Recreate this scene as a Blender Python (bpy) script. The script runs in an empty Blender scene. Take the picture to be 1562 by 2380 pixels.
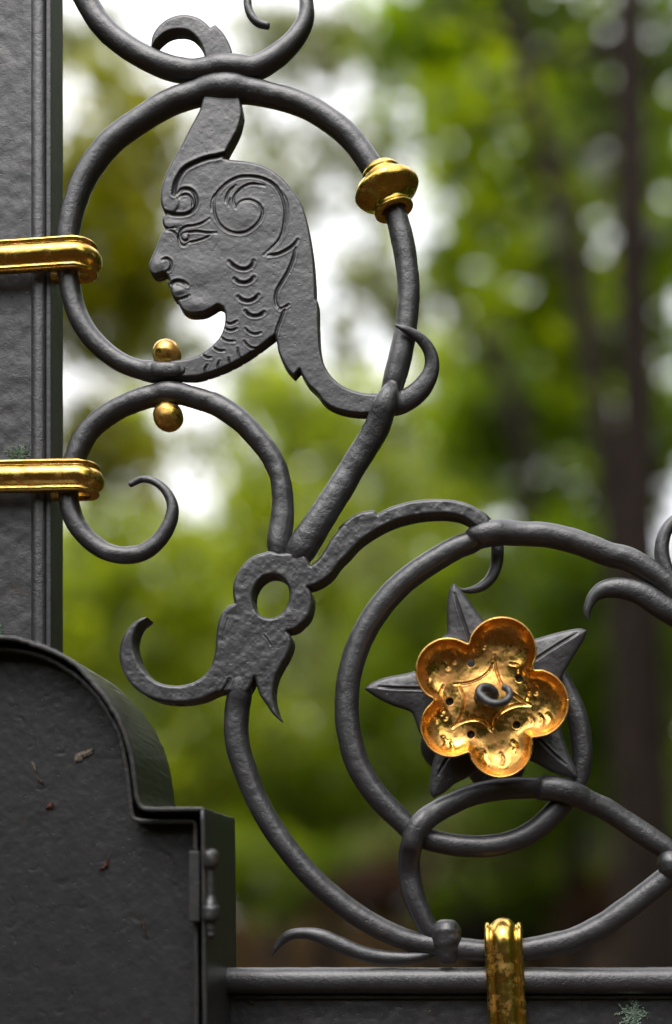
import bpy, math, random
import numpy as np
from mathutils import Vector, noise as mnoise

sc = bpy.context.scene
R = math.radians
random.seed(5)

# ------------------------------------------------------------------ camera, sky, sun
S = 0.0003          # metres of gate plane per drawing unit
DIST = 0.90         # camera to gate plane
CX, CZ = 1130.0, 2111.0
HC = 1.50           # camera height above the ground
cam_d = bpy.data.cameras.new('camera')
cam = bpy.data.objects.new('camera', cam_d)
sc.collection.objects.link(cam)
cam.location = (0, -DIST, HC)
cam.rotation_euler = (R(90), 0, 0)
cam_d.sensor_fit = 'VERTICAL'
cam_d.sensor_height = 36.0
cam_d.lens = (DIST / S) / 2380 * 36.0
cam_d.shift_x = (781 - CX) / 2380
cam_d.shift_y = (CZ - 1190) / 2380
cam_d.clip_start = 0.05
cam_d.clip_end = 500
cam_d.dof.use_dof = True
cam_d.dof.focus_distance = DIST - 0.004
cam_d.dof.aperture_fstop = cam_d.lens / 27.0
sc.camera = cam

SUN_EL, SUN_AZ = 62, 205      # elevation, compass-like rotation of the light
w = bpy.data.worlds.new('World'); sc.world = w; w.use_nodes = True
nt = w.node_tree; nt.nodes.clear()
out = nt.nodes.new('ShaderNodeOutputWorld'); bg = nt.nodes.new('ShaderNodeBackground')
sky = nt.nodes.new('ShaderNodeTexSky'); sky.sky_type = 'NISHITA'; sky.sun_disc = False
sky.sun_elevation = R(SUN_EL); sky.sun_rotation = R(SUN_AZ); sky.air_density = 1.0; sky.dust_density = 2.0
tc = nt.nodes.new('ShaderNodeTexCoord'); ns = nt.nodes.new('ShaderNodeTexNoise')
ns.inputs['Scale'].default_value = 2.2; ns.inputs['Detail'].default_value = 5
rp = nt.nodes.new('ShaderNodeValToRGB')
rp.color_ramp.elements[0].position = 0.30; rp.color_ramp.elements[0].color = (0.55, 0.55, 0.55, 1)
rp.color_ramp.elements[1].position = 0.55; rp.color_ramp.elements[1].color = (1, 1, 1, 1)
mx = nt.nodes.new('ShaderNodeMixRGB'); mx.inputs['Color2'].default_value = (13.3, 13.3, 13.9, 1)   # thin white overcast
nt.links.new(tc.outputs['Generated'], ns.inputs['Vector'])
nt.links.new(ns.outputs['Fac'], rp.inputs['Fac'])
nt.links.new(rp.outputs['Color'], mx.inputs['Fac'])
nt.links.new(sky.outputs['Color'], mx.inputs['Color1'])
nt.links.new(mx.outputs['Color'], bg.inputs['Color'])
bg.inputs['Strength'].default_value = 0.11
nt.links.new(bg.outputs['Background'], out.inputs['Surface'])

sun_d = bpy.data.lights.new('sun', 'SUN'); sun = bpy.data.objects.new('sun', sun_d)
sc.collection.objects.link(sun)
sun_d.energy = 1.5; sun_d.angle = R(34); sun_d.color = (1.0, 0.96, 0.9)
_el, _az = R(56), R(-12)      # from up, left and from the viewer's side
_dir = Vector((math.sin(_az) * math.cos(_el), -math.cos(_az) * math.cos(_el), math.sin(_el)))
sun.rotation_euler = _dir.to_track_quat('Z', 'Y').to_euler()
sky.sun_elevation = _el
sky.sun_rotation = math.atan2(_dir.x, _dir.y)

sc.view_settings.view_transform = 'Standard'
sc.view_settings.look = 'None'
sc.view_settings.exposure = 0.45
sc.view_settings.gamma = 1.0
sc.cycles.max_bounces = 8
sc.cycles.diffuse_bounces = 3
sc.cycles.transmission_bounces = 4
sc.cycles.use_denoising = True

# ------------------------------------------------------------------ helpers
def P(px, py, y=0.0):
    k = S * (DIST + y) / DIST
    return ((px - CX) * k, y, HC - (py - CZ) * k)

def crop(ox, oy, sc_):
    return lambda pts: [((ox + p[0] / sc_) / 1.4936, (oy + p[1] / sc_) / 1.4936) + tuple(p[2:]) for p in pts]
c1 = crop(0, 0, 1.3017); c2 = crop(450, 300, 2.164); c3 = crop(0, 1150, 1.42); c4 = crop(400, 1700, 1.9525)
c5 = crop(1150, 1700, 1.3204); c6 = crop(0, 2150, 1.694); c7 = crop(700, 2700, .9565); c8 = crop(1100, 500, 2.38)
c9 = crop(1250, 2000, 1.8376); c10 = crop(0, 700, 2.164); c11 = crop(500, 500, 2.403); c12 = crop(500, 900, 2.403)

def link(o, parent=None):
    sc.collection.objects.link(o)
    if parent is not None:
        o.parent = parent
        o.matrix_parent_inverse = parent.matrix_world.inverted()
    return o

def mesh_obj(name, V, F, mat, parent=None, smooth=True):
    V = np.asarray(V, dtype=np.float32)
    me = bpy.data.meshes.new(name)
    if isinstance(F, np.ndarray) and F.ndim == 2:
        n, k = F.shape
        me.vertices.add(len(V)); me.vertices.foreach_set('co', V.ravel())
        me.loops.add(n * k); me.loops.foreach_set('vertex_index', F.ravel().astype(np.int32))
        me.polygons.add(n); me.polygons.foreach_set('loop_start', np.arange(0, n * k, k, dtype=np.int32))
        me.update(calc_edges=True)
    else:
        me.from_pydata([tuple(map(float, v)) for v in V], [], [tuple(f) for f in F]); me.update()
    me.materials.append(mat)
    if smooth:
        me.polygons.foreach_set('use_smooth', np.ones(len(me.polygons), dtype=bool))
    o = bpy.data.objects.new(name, me)
    return link(o, parent)

def tag(o, label=None, cat=None, group=None, kind=None):
    if label: o['label'] = label
    if cat: o['category'] = cat
    if group: o['group'] = group
    if kind: o['kind'] = kind
    return o

def catmull(pts, step=5.0, closed=False):
    """pts: tuples of equal length; interpolates all components."""
    A = [np.array(p, float) for p in pts]
    n = len(A); res = []
    rng = range(n if closed else n - 1)
    for i in rng:
        if closed:
            p0, p1, p2, p3 = A[(i - 1) % n], A[i], A[(i + 1) % n], A[(i + 2) % n]
        else:
            p0 = A[i - 1] if i > 0 else 2 * A[0] - A[1]
            p1, p2 = A[i], A[i + 1]
            p3 = A[i + 2] if i + 2 < n else 2 * A[-1] - A[-2]
        d01 = max(1e-3, np.hypot(*(p1 - p0)[:2])) ** .5
        d12 = max(1e-3, np.hypot(*(p2 - p1)[:2])) ** .5
        d23 = max(1e-3, np.hypot(*(p3 - p2)[:2])) ** .5
        m1 = (p1 - p0) / d01 - (p2 - p0) / (d01 + d12) + (p2 - p1) / d12
        m2 = (p2 - p1) / d12 - (p3 - p1) / (d12 + d23) + (p3 - p2) / d23
        m1 *= d12; m2 *= d12
        L = np.hypot(*(p2 - p1)[:2]); k = max(1, int(math.ceil(L / step)))
        for j in range(k):
            t = j / k
            res.append((2 * t**3 - 3 * t**2 + 1) * p1 + (t**3 - 2 * t**2 + t) * m1 + (-2 * t**3 + 3 * t**2) * p2 + (t**3 - t**2) * m2)
    if not closed:
        res.append(A[-1])
    return np.array(res)

def outline(pts, step=3.0):
    """closed outline, points with a third element 'c' are corners."""
    idx = [i for i, p in enumerate(pts) if len(p) > 2]
    if not idx:
        return catmull([p[:2] for p in pts], step, True)
    pts = pts[idx[0]:] + pts[:idx[0]]
    res = []; cur = [pts[0][:2]]
    for p in pts[1:] + [pts[0]]:
        cur.append(p[:2])
        if len(p) > 2:
            res.append(catmull(cur, step)[:-1] if len(cur) > 2 else np.array([cur[0]]))
            cur = [p[:2]]
    return np.vstack(res)

def hash2(ix, iy, seed):
    h = (ix.astype(np.int64) * 374761393 + iy.astype(np.int64) * 668265263 + seed * 974634777) & 0x7fffffff
    h = ((h ^ (h >> 13)) * 1274126177) & 0x7fffffff
    return ((h ^ (h >> 16)) & 0xffff) / 65535.0
def vnoise(x, y, sc_, seed=0):
    x = x / sc_; y = y / sc_
    ix = np.floor(x); iy = np.floor(y); fx = x - ix; fy = y - iy
    fx = fx * fx * (3 - 2 * fx); fy = fy * fy * (3 - 2 * fy)
    a = hash2(ix, iy, seed); b = hash2(ix + 1, iy, seed); c = hash2(ix, iy + 1, seed); d = hash2(ix + 1, iy + 1, seed)
    return (a * (1 - fx) + b * fx) * (1 - fy) + (c * (1 - fx) + d * fx) * fy - 0.5

def seg_dist(px, py, poly, closed=False):
    a = poly; b = np.roll(poly, -1, 0)
    if not closed: a = a[:-1]; b = b[:-1]
    best = np.full(px.shape, 1e9); bx = np.zeros(px.shape); by = np.zeros(px.shape)
    for (ax, ay), (cx_, cy_) in zip(a, b):
        dx, dy = cx_ - ax, cy_ - ay; L2 = dx * dx + dy * dy + 1e-9
        t = np.clip(((px - ax) * dx + (py - ay) * dy) / L2, 0, 1)
        qx = ax + t * dx; qy = ay + t * dy
        d = (px - qx) ** 2 + (py - qy) ** 2
        m = d < best
        best[m] = d[m]; bx[m] = qx[m]; by[m] = qy[m]
    return np.sqrt(best), bx, by

def inside(px, py, poly):
    r = np.zeros(px.shape, bool); b = np.roll(poly, -1, 0)
    for (ax, ay), (cx_, cy_) in zip(poly, b):
        if ay == cy_: continue
        r ^= ((ay > py) != (cy_ > py)) & (px < (cx_ - ax) * (py - ay) / (cy_ - ay) + ax)
    return r

def plate(name, mat, parent, out_pts, y0, thick, holes=(), grooves=(), bevel=6.0, bev_h=5.0, cell=1.3,
          rough=0.5, height=None, shell=None, seed=1, bulge=None, flip=False, xform=None):
    """A forged plate as a height field: outline, pierced holes, engraved grooves; y0 front depth (m), thick (m)."""
    ol = out_pts
    x0, y0_ = ol.min(0) - 3; x1, y1_ = ol.max(0) + 3
    gx = np.arange(x0, x1 + cell, cell); gy = np.arange(y0_, y1_ + cell, cell)
    X, Y = np.meshgrid(gx, gy); H, W = X.shape
    X = X.ravel().copy(); Y = Y.ravel().copy()
    d, bx, by = seg_dist(X, Y, ol, True)
    ins = inside(X, Y, ol); d_out = np.where(ins, d, 0)
    for hpoly in holes:
        m = (X > hpoly[:, 0].min() - 30) & (X < hpoly[:, 0].max() + 30) & (Y > hpoly[:, 1].min() - 30) & (Y < hpoly[:, 1].max() + 30)
        ii = np.where(m)[0]
        dh, hx, hy = seg_dist(X[ii], Y[ii], hpoly, True)
        hin = inside(X[ii], Y[ii], hpoly)
        ins[ii[hin]] = False
        up = (dh < d[ii])
        d[ii[up]] = dh[up]; bx[ii[up]] = hx[up]; by[ii[up]] = hy[up]
    # keep cells touching the inside, pull their outer corners on to the outline
    I = ins.reshape(H, W)
    cellin = I[:-1, :-1] | I[1:, :-1] | I[:-1, 1:] | I[1:, 1:]
    cellin &= (d.reshape(H, W)[:-1, :-1] > -1)
    outm = ~ins
    X[outm] = bx[outm]; Y[outm] = by[outm]
    d = np.where(outm, 0, d)
    edge = np.clip(1 - d / bevel, 0, 1)
    h = -bev_h * (1 - np.sqrt(np.clip(1 - edge ** 2, 0, 1)))
    if bulge: h += bulge * (1 - np.exp(-d / 22.0))
    h += rough * (1.5 * vnoise(X, Y, 26, seed) + 1.3 * vnoise(X, Y, 12, seed + 1) + 0.7 * vnoise(X, Y, 6, seed + 2)) * np.clip(d / 4, 0, 1)
    if height is not None: h += height(X, Y, d_out)
    for g in grooves:
        pl, gw, gd = g[0], g[1], g[2]
        m = (X > pl[:, 0].min() - 4 * gw) & (X < pl[:, 0].max() + 4 * gw) & (Y > pl[:, 1].min() - 4 * gw) & (Y < pl[:, 1].max() + 4 * gw)
        ii = np.where(m)[0]
        if len(ii) == 0: continue
        dg, qx, qy = seg_dist(X[ii], Y[ii], pl, False)
        # taper toward both ends of the stroke
        arc = np.concatenate([[0], np.cumsum(np.hypot(*np.diff(pl, axis=0).T))])
        e0 = np.hypot(X[ii] - pl[0, 0], Y[ii] - pl[0, 1]); e1 = np.hypot(X[ii] - pl[-1, 0], Y[ii] - pl[-1, 1])
        tp = np.clip(np.minimum(e0, e1) / (0.22 * arc[-1] + 1) + 0.25, 0, 1) if len(g) < 4 else 1.0
        gw = gw * 1.1; h[ii] += 1.05 * tp * gd * (-np.exp(-(dg / gw) ** 2) + 0.12 * np.exp(-((dg - 2.2 * gw) / gw) ** 2))
    ci, cj = np.where(cellin)
    a = ci * W + cj
    Fq = np.stack([a, a + W, a + W + 1, a + 1], 1)
    used = np.unique(Fq); mp = -np.ones(H * W, int); mp[used] = np.arange(len(used))
    Fq = mp[Fq]; X = X[used]; Y = Y[used]; h = h[used]
    n = len(used)
    sgn = -1 if flip else 1
    def W3(hh, base):
        y = base - sgn * hh * S
        if xform is not None:
            XX, YY, y = xform(X, Y, y)
        else:
            XX, YY = X, Y
        k = S * (DIST + (y if xform is None else base)) / DIST if xform is None else S
        return np.stack([(XX - CX) * k, y, HC - (YY - CZ) * k], 1)
    front = W3(h, y0)
    if shell is None:
        back = W3(np.zeros(n), y0 + sgn * thick)
        # keep the back the same size as the front instead of growing with distance
        back[:, 0] = front[:, 0]; back[:, 2] = front[:, 2]
    else:
        back = W3(h - shell, y0); back[:, 0] = front[:, 0]; back[:, 2] = front[:, 2]
    V = np.vstack([front, back])
    Fb = Fq[:, ::-1] + n
    # side walls
    E = np.vstack([Fq[:, [0, 1]], Fq[:, [1, 2]], Fq[:, [2, 3]], Fq[:, [3, 0]]])
    key = E[:, 0] * (n + 1) + E[:, 1]; rk = E[:, 1] * (n + 1) + E[:, 0]
    bd = E[~np.isin(key, rk)]
    Fs = np.stack([bd[:, 1], bd[:, 0], bd[:, 0] + n, bd[:, 1] + n], 1)
    F = np.vstack([Fq, Fb, Fs])
    return mesh_obj(name, V, F, mat, parent)

def rod(name, mat, parent, pts, step=5.0, nseg=22, expo=2.25, lump=0.032, caps=(True, True), seed=0, flat=None):
    """forged rod; pts (x, y, half width, depth mm, [half depth])"""
    full = []
    for p in pts:
        p = tuple(p)
        if len(p) == 3: p = p + (0.0,)
        if len(p) == 4: p = p + (p[2],)
        full.append(p)
    A = catmull(full, step)
    n = len(A)
    T = np.gradient(A[:, :2], axis=0); L = np.hypot(T[:, 0], T[:, 1]); T /= L[:, None] + 1e-9
    V = []; F = []
    arc = np.concatenate([[0], np.cumsum(np.hypot(*np.diff(A[:, :2], axis=0).T))])
    def ring(cx_, cy_, hw, dep, hd, t, s, k=1.0):
        for j in range(nseg):
            th = 2 * math.pi * j / nseg
            c, q = math.cos(th), math.sin(th)
            rr = (abs(c) ** expo + abs(q) ** expo) ** (-1 / expo)
            nz = mnoise.noise(Vector((s / 34.0 + seed * 7.3, 1.1 * c, 1.1 * q))) + 0.55 * mnoise.noise(Vector((s / 11.0 + seed * 3.1, 2.4 * c, 2.4 * q)))
            rr *= (1 + lump * nz) * k
            ox = -t[1] * c * hw * rr; oy = t[0] * c * hw * rr
            V.append(P(cx_ + ox, cy_ + oy, dep / 1000.0)[:1] + (dep / 1000.0 - q * hd * S * rr,) + P(cx_ + ox, cy_ + oy, dep / 1000.0)[2:])
    rows = []
    if caps[0]:
        for a in (88, 65, 40, 18):
            k = math.cos(R(a)); e = math.sin(R(a)) * A[0, 2] * .7
            rows.append((A[0, 0] - T[0, 0] * e, A[0, 1] - T[0, 1] * e, A[0, 2], A[0, 3], A[0, 4], T[0], arc[0] - e, k))
    for i in range(n):
        rows.append((*A[i], T[i], arc[i], 1.0))
    if caps[1]:
        for a in (18, 40, 65, 88):
            k = math.cos(R(a)); e = math.sin(R(a)) * A[-1, 2] * .7
            rows.append((A[-1, 0] + T[-1, 0] * e, A[-1, 1] + T[-1, 1] * e, A[-1, 2], A[-1, 3], A[-1, 4], T[-1], arc[-1] + e, k))
    for r_ in rows:
        ring(r_[0], r_[1], r_[2], r_[3], r_[4], r_[5], r_[6], r_[7])
    m = len(rows)
    for i in range(m - 1):
        for j in range(nseg):
            a = i * nseg + j; b = i * nseg + (j + 1) % nseg
            F.append((a, b, b + nseg, a + nseg))
    F.append(tuple(range(nseg))[::-1]); F.append(tuple((m - 1) * nseg + j for j in range(nseg)))
    return mesh_obj(name, V, F, mat, parent)

def lathe(name, mat, parent, cx_, cy_, dep, axis, prof, nseg=48, lobes=None, lump=0.0, seed=0, ysc=1.0):
    """prof: (t, r) in drawing units along axis (in the gate plane)"""
    ax, ay = axis; L = math.hypot(ax, ay); ax /= L; ay /= L
    pr = catmull([(t, r) for t, r in prof], 2.5)
    V = []; F = []
    for t, r in pr:
        for j in range(nseg):
            th = 2 * math.pi * j / nseg
            rr = max(r, .05)
            if lobes: rr *= 1 + lobes[1] * math.exp(-(t / lobes[2]) ** 2) * math.cos(lobes[0] * th + lobes[3])
            if lump: rr *= 1 + lump * mnoise.noise(Vector((t / 14.0 + seed, 1.5 * math.cos(th), 1.5 * math.sin(th))))
            ox = ax * t - ay * math.cos(th) * rr; oy = ay * t + ax * math.cos(th) * rr
            p = P(cx_ + ox, cy_ + oy, dep)
            V.append((p[0], dep - math.sin(th) * rr * S * ysc, p[2]))
    m = len(pr)
    for i in range(m - 1):
        for j in range(nseg):
            a = i * nseg + j; b = i * nseg + (j + 1) % nseg
            F.append((a, b, b + nseg, a + nseg))
    F.append(tuple(range(nseg))[::-1]); F.append(tuple((m - 1) * nseg + j for j in range(nseg)))
    return mesh_obj(name, V, F, mat, parent)

def sweep(name, mat, parent, path, prof, nrm, lump=0.0, seed=0, cap=True, side=None):
    """sweep profile (v along 'side' vector, h along the outward normal); path: 3-D points, nrm: outward normals"""
    V = []; F = []; k = len(prof)
    side = Vector(side)
    for i, (p, n_) in enumerate(zip(path, nrm)):
        for j, (v, h) in enumerate(prof):
            nz = lump * (mnoise.noise(Vector((i * .23 + seed, v * .07, h * .07))) + .6 * mnoise.noise(Vector((i * .7 + seed, v * .15, 0)))) if lump else 0
            q = Vector(p) + side * (v * S) + Vector(n_) * ((h + nz) * S)
            V.append(tuple(q))
    for i in range(len(path) - 1):
        for j in range(k - 1):
            a = i * k + j
            F.append((a, a + 1, a + 1 + k, a + k))
    return mesh_obj(name, V, F, mat, parent)

def box(name, mat, parent, x0, x1, y0, y1, z0, z1, bev=0.0006, seg=2, lumps=0):
    import bmesh
    bm = bmesh.new(); bmesh.ops.create_cube(bm, size=1)
    for v in bm.verts:
        v.co = ((x0 + x1) / 2 + v.co.x * (x1 - x0), (y0 + y1) / 2 + v.co.y * (y1 - y0), (z0 + z1) / 2 + v.co.z * (z1 - z0))
    if bev: bmesh.ops.bevel(bm, geom=bm.edges[:], offset=bev, segments=seg, profile=.6, affect='EDGES')
    me = bpy.data.meshes.new(name); bm.to_mesh(me); bm.free(); me.materials.append(mat)
    o = bpy.data.objects.new(name, me)
    return link(o, parent)

# ------------------------------------------------------------------ materials
def new_mat(name):
    m = bpy.data.materials.new(name); m.use_nodes = True
    t = m.node_tree; b = t.nodes['Principled BSDF']
    return m, t, b
def N(t, typ, **kw):
    n = t.nodes.new(typ)
    for k, v in kw.items():
        if k in n.inputs.keys(): n.inputs[k].default_value = v
        else: setattr(n, k, v)
    return n
def objcoord(t):
    c = t.nodes.new('ShaderNodeTexCoord'); return c.outputs['Object']
def ramp(t, src, els):
    r = t.nodes.new('ShaderNodeValToRGB'); t.links.new(src, r.inputs['Fac'])
    cr = r.color_ramp
    while len(cr.elements) < len(els): cr.elements.new(.5)
    for e, (p, c) in zip(cr.elements, els):
        e.position = p; e.color = (*c, 1) if len(c) == 3 else c
    return r.outputs['Color']

def iron(name, col=(0.038, 0.036, 0.040), rough=(0.34, 0.46), bump=1.0, big=1.0, rust=0.0, pits=1.0, coat=0.15, spec=.85):
    m, t, b = new_mat(name); co = objcoord(t)
    n1 = N(t, 'ShaderNodeTexNoise', Scale=95, Detail=4, Roughness=.6); t.links.new(co, n1.inputs['Vector'])
    n2 = N(t, 'ShaderNodeTexNoise', Scale=330, Detail=4, Roughness=.7); t.links.new(co, n2.inputs['Vector'])
    n3 = N(t, 'ShaderNodeTexNoise', Scale=900, Detail=3, Roughness=.6); t.links.new(co, n3.inputs['Vector'])
    c = ramp(t, n1.outputs['Fac'], [(0.3, tuple(x * .78 for x in col)), (0.7, tuple(x * 1.2 for x in col))])
    # speckle of rust and dust in small pores
    vo = N(t, 'ShaderNodeTexVoronoi', Scale=280); t.links.new(co, vo.inputs['Vector'])
    pit = ramp(t, vo.outputs['Distance'], [(0.0, (1, 1, 1)), (0.22, (0, 0, 0))])
    # only some cells carry a pore
    sep = t.nodes.new('ShaderNodeSeparateColor'); t.links.new(vo.outputs['Color'], sep.inputs['Color'])
    gt = N(t, 'ShaderNodeMath', operation='GREATER_THAN'); t.links.new(sep.outputs['Red'], gt.inputs[0]); gt.inputs[1].default_value = 0.72
    mu = N(t, 'ShaderNodeMath', operation='MULTIPLY'); t.links.new(pit, mu.inputs[0]); t.links.new(gt.outputs[0], mu.inputs[1])
    mc = N(t, 'ShaderNodeMixRGB'); mc.inputs['Color2'].default_value = (0.03, 0.02, 0.016, 1)
    t.links.new(c, mc.inputs['Color1']); t.links.new(mu.outputs[0], mc.inputs['Fac'])
    last = mc.outputs['Color']
    nr = N(t, 'ShaderNodeTexNoise', Scale=60, Detail=6, Roughness=.7); t.links.new(co, nr.inputs['Vector'])
    rm = ramp(t, nr.outputs['Fac'], [(0.60 - .08 * rust, (0, 0, 0)), (0.72, (1, 1, 1))])
    mm = N(t, 'ShaderNodeMath', operation='MULTIPLY'); t.links.new(rm, mm.inputs[0]); mm.inputs[1].default_value = 0.25 + .4 * rust
    mc2 = N(t, 'ShaderNodeMixRGB'); mc2.inputs['Color2'].default_value = (0.075, 0.05, 0.035, 1)
    t.links.new(last, mc2.inputs['Color1']); t.links.new(mm.outputs[0], mc2.inputs['Fac'])
    t.links.new(mc2.outputs['Color'], b.inputs['Base Color'])
    rr = N(t, 'ShaderNodeMapRange'); rr.inputs['To Min'].default_value = rough[0]; rr.inputs['To Max'].default_value = rough[1]
    t.links.new(n2.outputs['Fac'], rr.inputs['Value']); t.links.new(rr.outputs[0], b.inputs['Roughness'])
    b.inputs['Specular IOR Level'].default_value = spec
    b.inputs['Coat Weight'].default_value = coat; b.inputs['Coat Roughness'].default_value = .3
    b1 = N(t, 'ShaderNodeBump', Strength=.4 * big, Distance=.0012); t.links.new(n1.outputs['Fac'], b1.inputs['Height'])
    b2 = N(t, 'ShaderNodeBump', Strength=.42 * bump, Distance=.0006); t.links.new(n2.outputs['Fac'], b2.inputs['Height']); t.links.new(b1.outputs[0], b2.inputs['Normal'])
    b3 = N(t, 'ShaderNodeBump', Strength=.35 * bump, Distance=.0002); t.links.new(n3.outputs['Fac'], b3.inputs['Height']); t.links.new(b2.outputs[0], b3.inputs['Normal'])
    b4 = N(t, 'ShaderNodeBump', Strength=.6 * pits, Distance=.0004, invert=True); t.links.new(mu.outputs[0], b4.inputs['Height']); t.links.new(b3.outputs[0], b4.inputs['Normal'])
    t.links.new(b4.outputs[0], b.inputs['Normal'])
    return m

M_iron = iron('iron_paint', big=.8, bump=.7)
M_rod = iron('iron_rod_paint', col=(0.028, 0.026, 0.030), rough=(0.34, 0.46), bump=2.3, big=1.1, coat=.55, rust=.3)
M_forge = iron('iron_welded_paint', col=(0.034, 0.033, 0.037), rough=(0.32, 0.44), bump=2.2, big=2.0, coat=.3)
M_rough = iron('iron_hammered_paint', col=(0.040, 0.039, 0.043), spec=.6, rough=(0.32, 0.46), bump=1.2, big=1.1, rust=.4)
M_lock = iron('lock_paint', col=(0.028, 0.027, 0.029), rough=(0.36, 0.5), bump=.4, big=.6, pits=1.0, coat=0, spec=.5)
M_edge = iron('lock_edge_paint', col=(0.034, 0.034, 0.035), rough=(0.28, 0.42), bump=1.2, big=.6, rust=1.0, coat=.1)

def gold(name, worn=0.5, rough=.2, warm=0.0, bmp=1.0):
    m, t, b = new_mat(name); co = objcoord(t)
    n1 = N(t, 'ShaderNodeTexNoise', Scale=75, Detail=7, Roughness=.68); t.links.new(co, n1.inputs['Vector'])
    n2 = N(t, 'ShaderNodeTexNoise', Scale=230, Detail=5, Roughness=.65); t.links.new(co, n2.inputs['Vector'])
    mixf = N(t, 'ShaderNodeMath', operation='MULTIPLY_ADD'); t.links.new(n2.outputs['Fac'], mixf.inputs[0]); mixf.inputs[1].default_value = .45
    t.links.new(n1.outputs['Fac'], mixf.inputs[2])
    w0 = 0.86 - worn * .22
    msk = ramp(t, mixf.outputs[0], [(w0 - .09, (0, 0, 0)), (w0 + .10, (.8, .8, .8))])
    base = ramp(t, n1.outputs['Fac'], [(.3, (0.86, 0.60 - .1 * warm, 0.10)), (.7, (1.0, 0.72 - .12 * warm, 0.20))])
    mc = N(t, 'ShaderNodeMixRGB'); mc.inputs['Color2'].default_value = (0.55, 0.24, 0.07, 1)
    t.links.new(base, mc.inputs['Color1']); t.links.new(msk, mc.inputs['Fac'])
    t.links.new(mc.outputs['Color'], b.inputs['Base Color'])
    b.inputs['Metallic'].default_value = 1.0
    mr = N(t, 'ShaderNodeMapRange'); mr.inputs['To Min'].default_value = 1.0; mr.inputs['To Max'].default_value = .72
    t.links.new(msk, mr.inputs['Value']); t.links.new(mr.outputs[0], b.inputs['Metallic'])
    rr = N(t, 'ShaderNodeMapRange'); rr.inputs['To Min'].default_value = rough; rr.inputs['To Max'].default_value = .5
    t.links.new(msk, rr.inputs['Value']); t.links.new(rr.outputs[0], b.inputs['Roughness'])
    b1 = N(t, 'ShaderNodeBump', Strength=.35 * bmp, Distance=.0009); t.links.new(n1.outputs['Fac'], b1.inputs['Height'])
    b2 = N(t, 'ShaderNodeBump', Strength=.35 * bmp, Distance=.0003); t.links.new(n2.outputs['Fac'], b2.inputs['Height']); t.links.new(b1.outputs[0], b2.inputs['Normal'])
    t.links.new(b2.outputs[0], b.inputs['Normal'])
    return m
M_gold = gold('gold_leaf', .45, .22, .1, .7)
M_goldband = gold('gold_leaf_band', .1, .24, .6, .7)
M_flower = gold('gold_leaf_flower', .42, .22, 1.0, .3)
M_dark = iron('iron_pin_paint', col=(0.03, 0.03, 0.032), rough=(.35, .5), coat=0)

def leafmat(name, c_ref, c_tr):
    m, t, b = new_mat(name)
    t.nodes.remove(b)
    o = t.nodes['Material Output']
    at = t.nodes.new('ShaderNodeAttribute'); at.attribute_name = 'shade'
    def col(c):
        lo = tuple(x * .5 for x in c); hi = (c[0] * 1.8, c[1] * 1.45, c[2] * 1.1)
        return ramp(t, at.outputs['Fac'], [(0, lo), (1, hi)])
    d = N(t, 'ShaderNodeBsdfDiffuse'); t.links.new(col(c_ref), d.inputs['Color'])
    tr = N(t, 'ShaderNodeBsdfTranslucent'); t.links.new(col(c_tr), tr.inputs['Color'])
    gl = N(t, 'ShaderNodeBsdfGlossy', Roughness=.35); gl.inputs['Color'].default_value = (1, 1, 1, 1)
    a = N(t, 'ShaderNodeMixShader', Fac=.55); t.links.new(d.outputs[0], a.inputs[1]); t.links.new(tr.outputs[0], a.inputs[2])
    a2 = N(t, 'ShaderNodeMixShader', Fac=.035); t.links.new(a.outputs[0], a2.inputs[1]); t.links.new(gl.outputs[0], a2.inputs[2])
    t.links.new(a2.outputs[0], o.inputs['Surface'])
    return m
M_bark, t_, b_ = new_mat('bark')
co_ = objcoord(t_); mp_ = N(t_, 'ShaderNodeMapping'); mp_.inputs['Scale'].default_value = (9, 9, 1.6); t_.links.new(co_, mp_.inputs['Vector'])
nb_ = N(t_, 'ShaderNodeTexNoise', Scale=2.0, Detail=6); t_.links.new(mp_.outputs[0], nb_.inputs['Vector'])
t_.links.new(ramp(t_, nb_.outputs['Fac'], [(.3, (0.012, 0.009, 0.007)), (.7, (0.042, 0.030, 0.024))]), b_.inputs['Base Color'])
bb_ = N(t_, 'ShaderNodeBump', Strength=.8, Distance=.03); t_.links.new(nb_.outputs['Fac'], bb_.inputs['Height']); t_.links.new(bb_.outputs[0], b_.inputs['Normal'])
b_.inputs['Roughness'].default_value = .9; b_.inputs['Specular IOR Level'].default_value = .1

M_ground, t_, b_ = new_mat('leaf_litter'); co_ = objcoord(t_)
nb_ = N(t_, 'ShaderNodeTexNoise', Scale=1.1, Detail=8, Roughness=.7); t_.links.new(co_, nb_.inputs['Vector'])
t_.links.new(ramp(t_, nb_.outputs['Fac'], [(.3, (0.016, 0.011, 0.006)), (.52, (0.036, 0.020, 0.010)), (.7, (0.022, 0.03, 0.006))]), b_.inputs['Base Color']); b_.inputs['Specular IOR Level'].default_value = 0
b_.inputs['Roughness'].default_value = .95

# ------------------------------------------------------------------ ground
Gs = 220.0
grd = []; gf = []
ng = 60
for i in range(ng + 1):
    for j in range(ng + 1):
        u = (i / ng * 2 - 1); v = (j / ng * 2 - 1)
        x = Gs * u * abs(u); y = Gs * v * abs(v)
        z = 0.10 * mnoise.noise(Vector((x * .12, y * .12, 0))) * min(1, abs(y) / 6.0)
        grd.append((x, y, z))
for i in range(ng):
    for j in range(ng):
        a = i * (ng + 1) + j; gf.append((a, a + ng + 1, a + ng + 2, a + 1))
g_o = mesh_obj('ground', grd, gf, M_ground, None)
tag(g_o, 'brown woodland floor of leaf litter behind the gate', None, None, 'structure')

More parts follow.
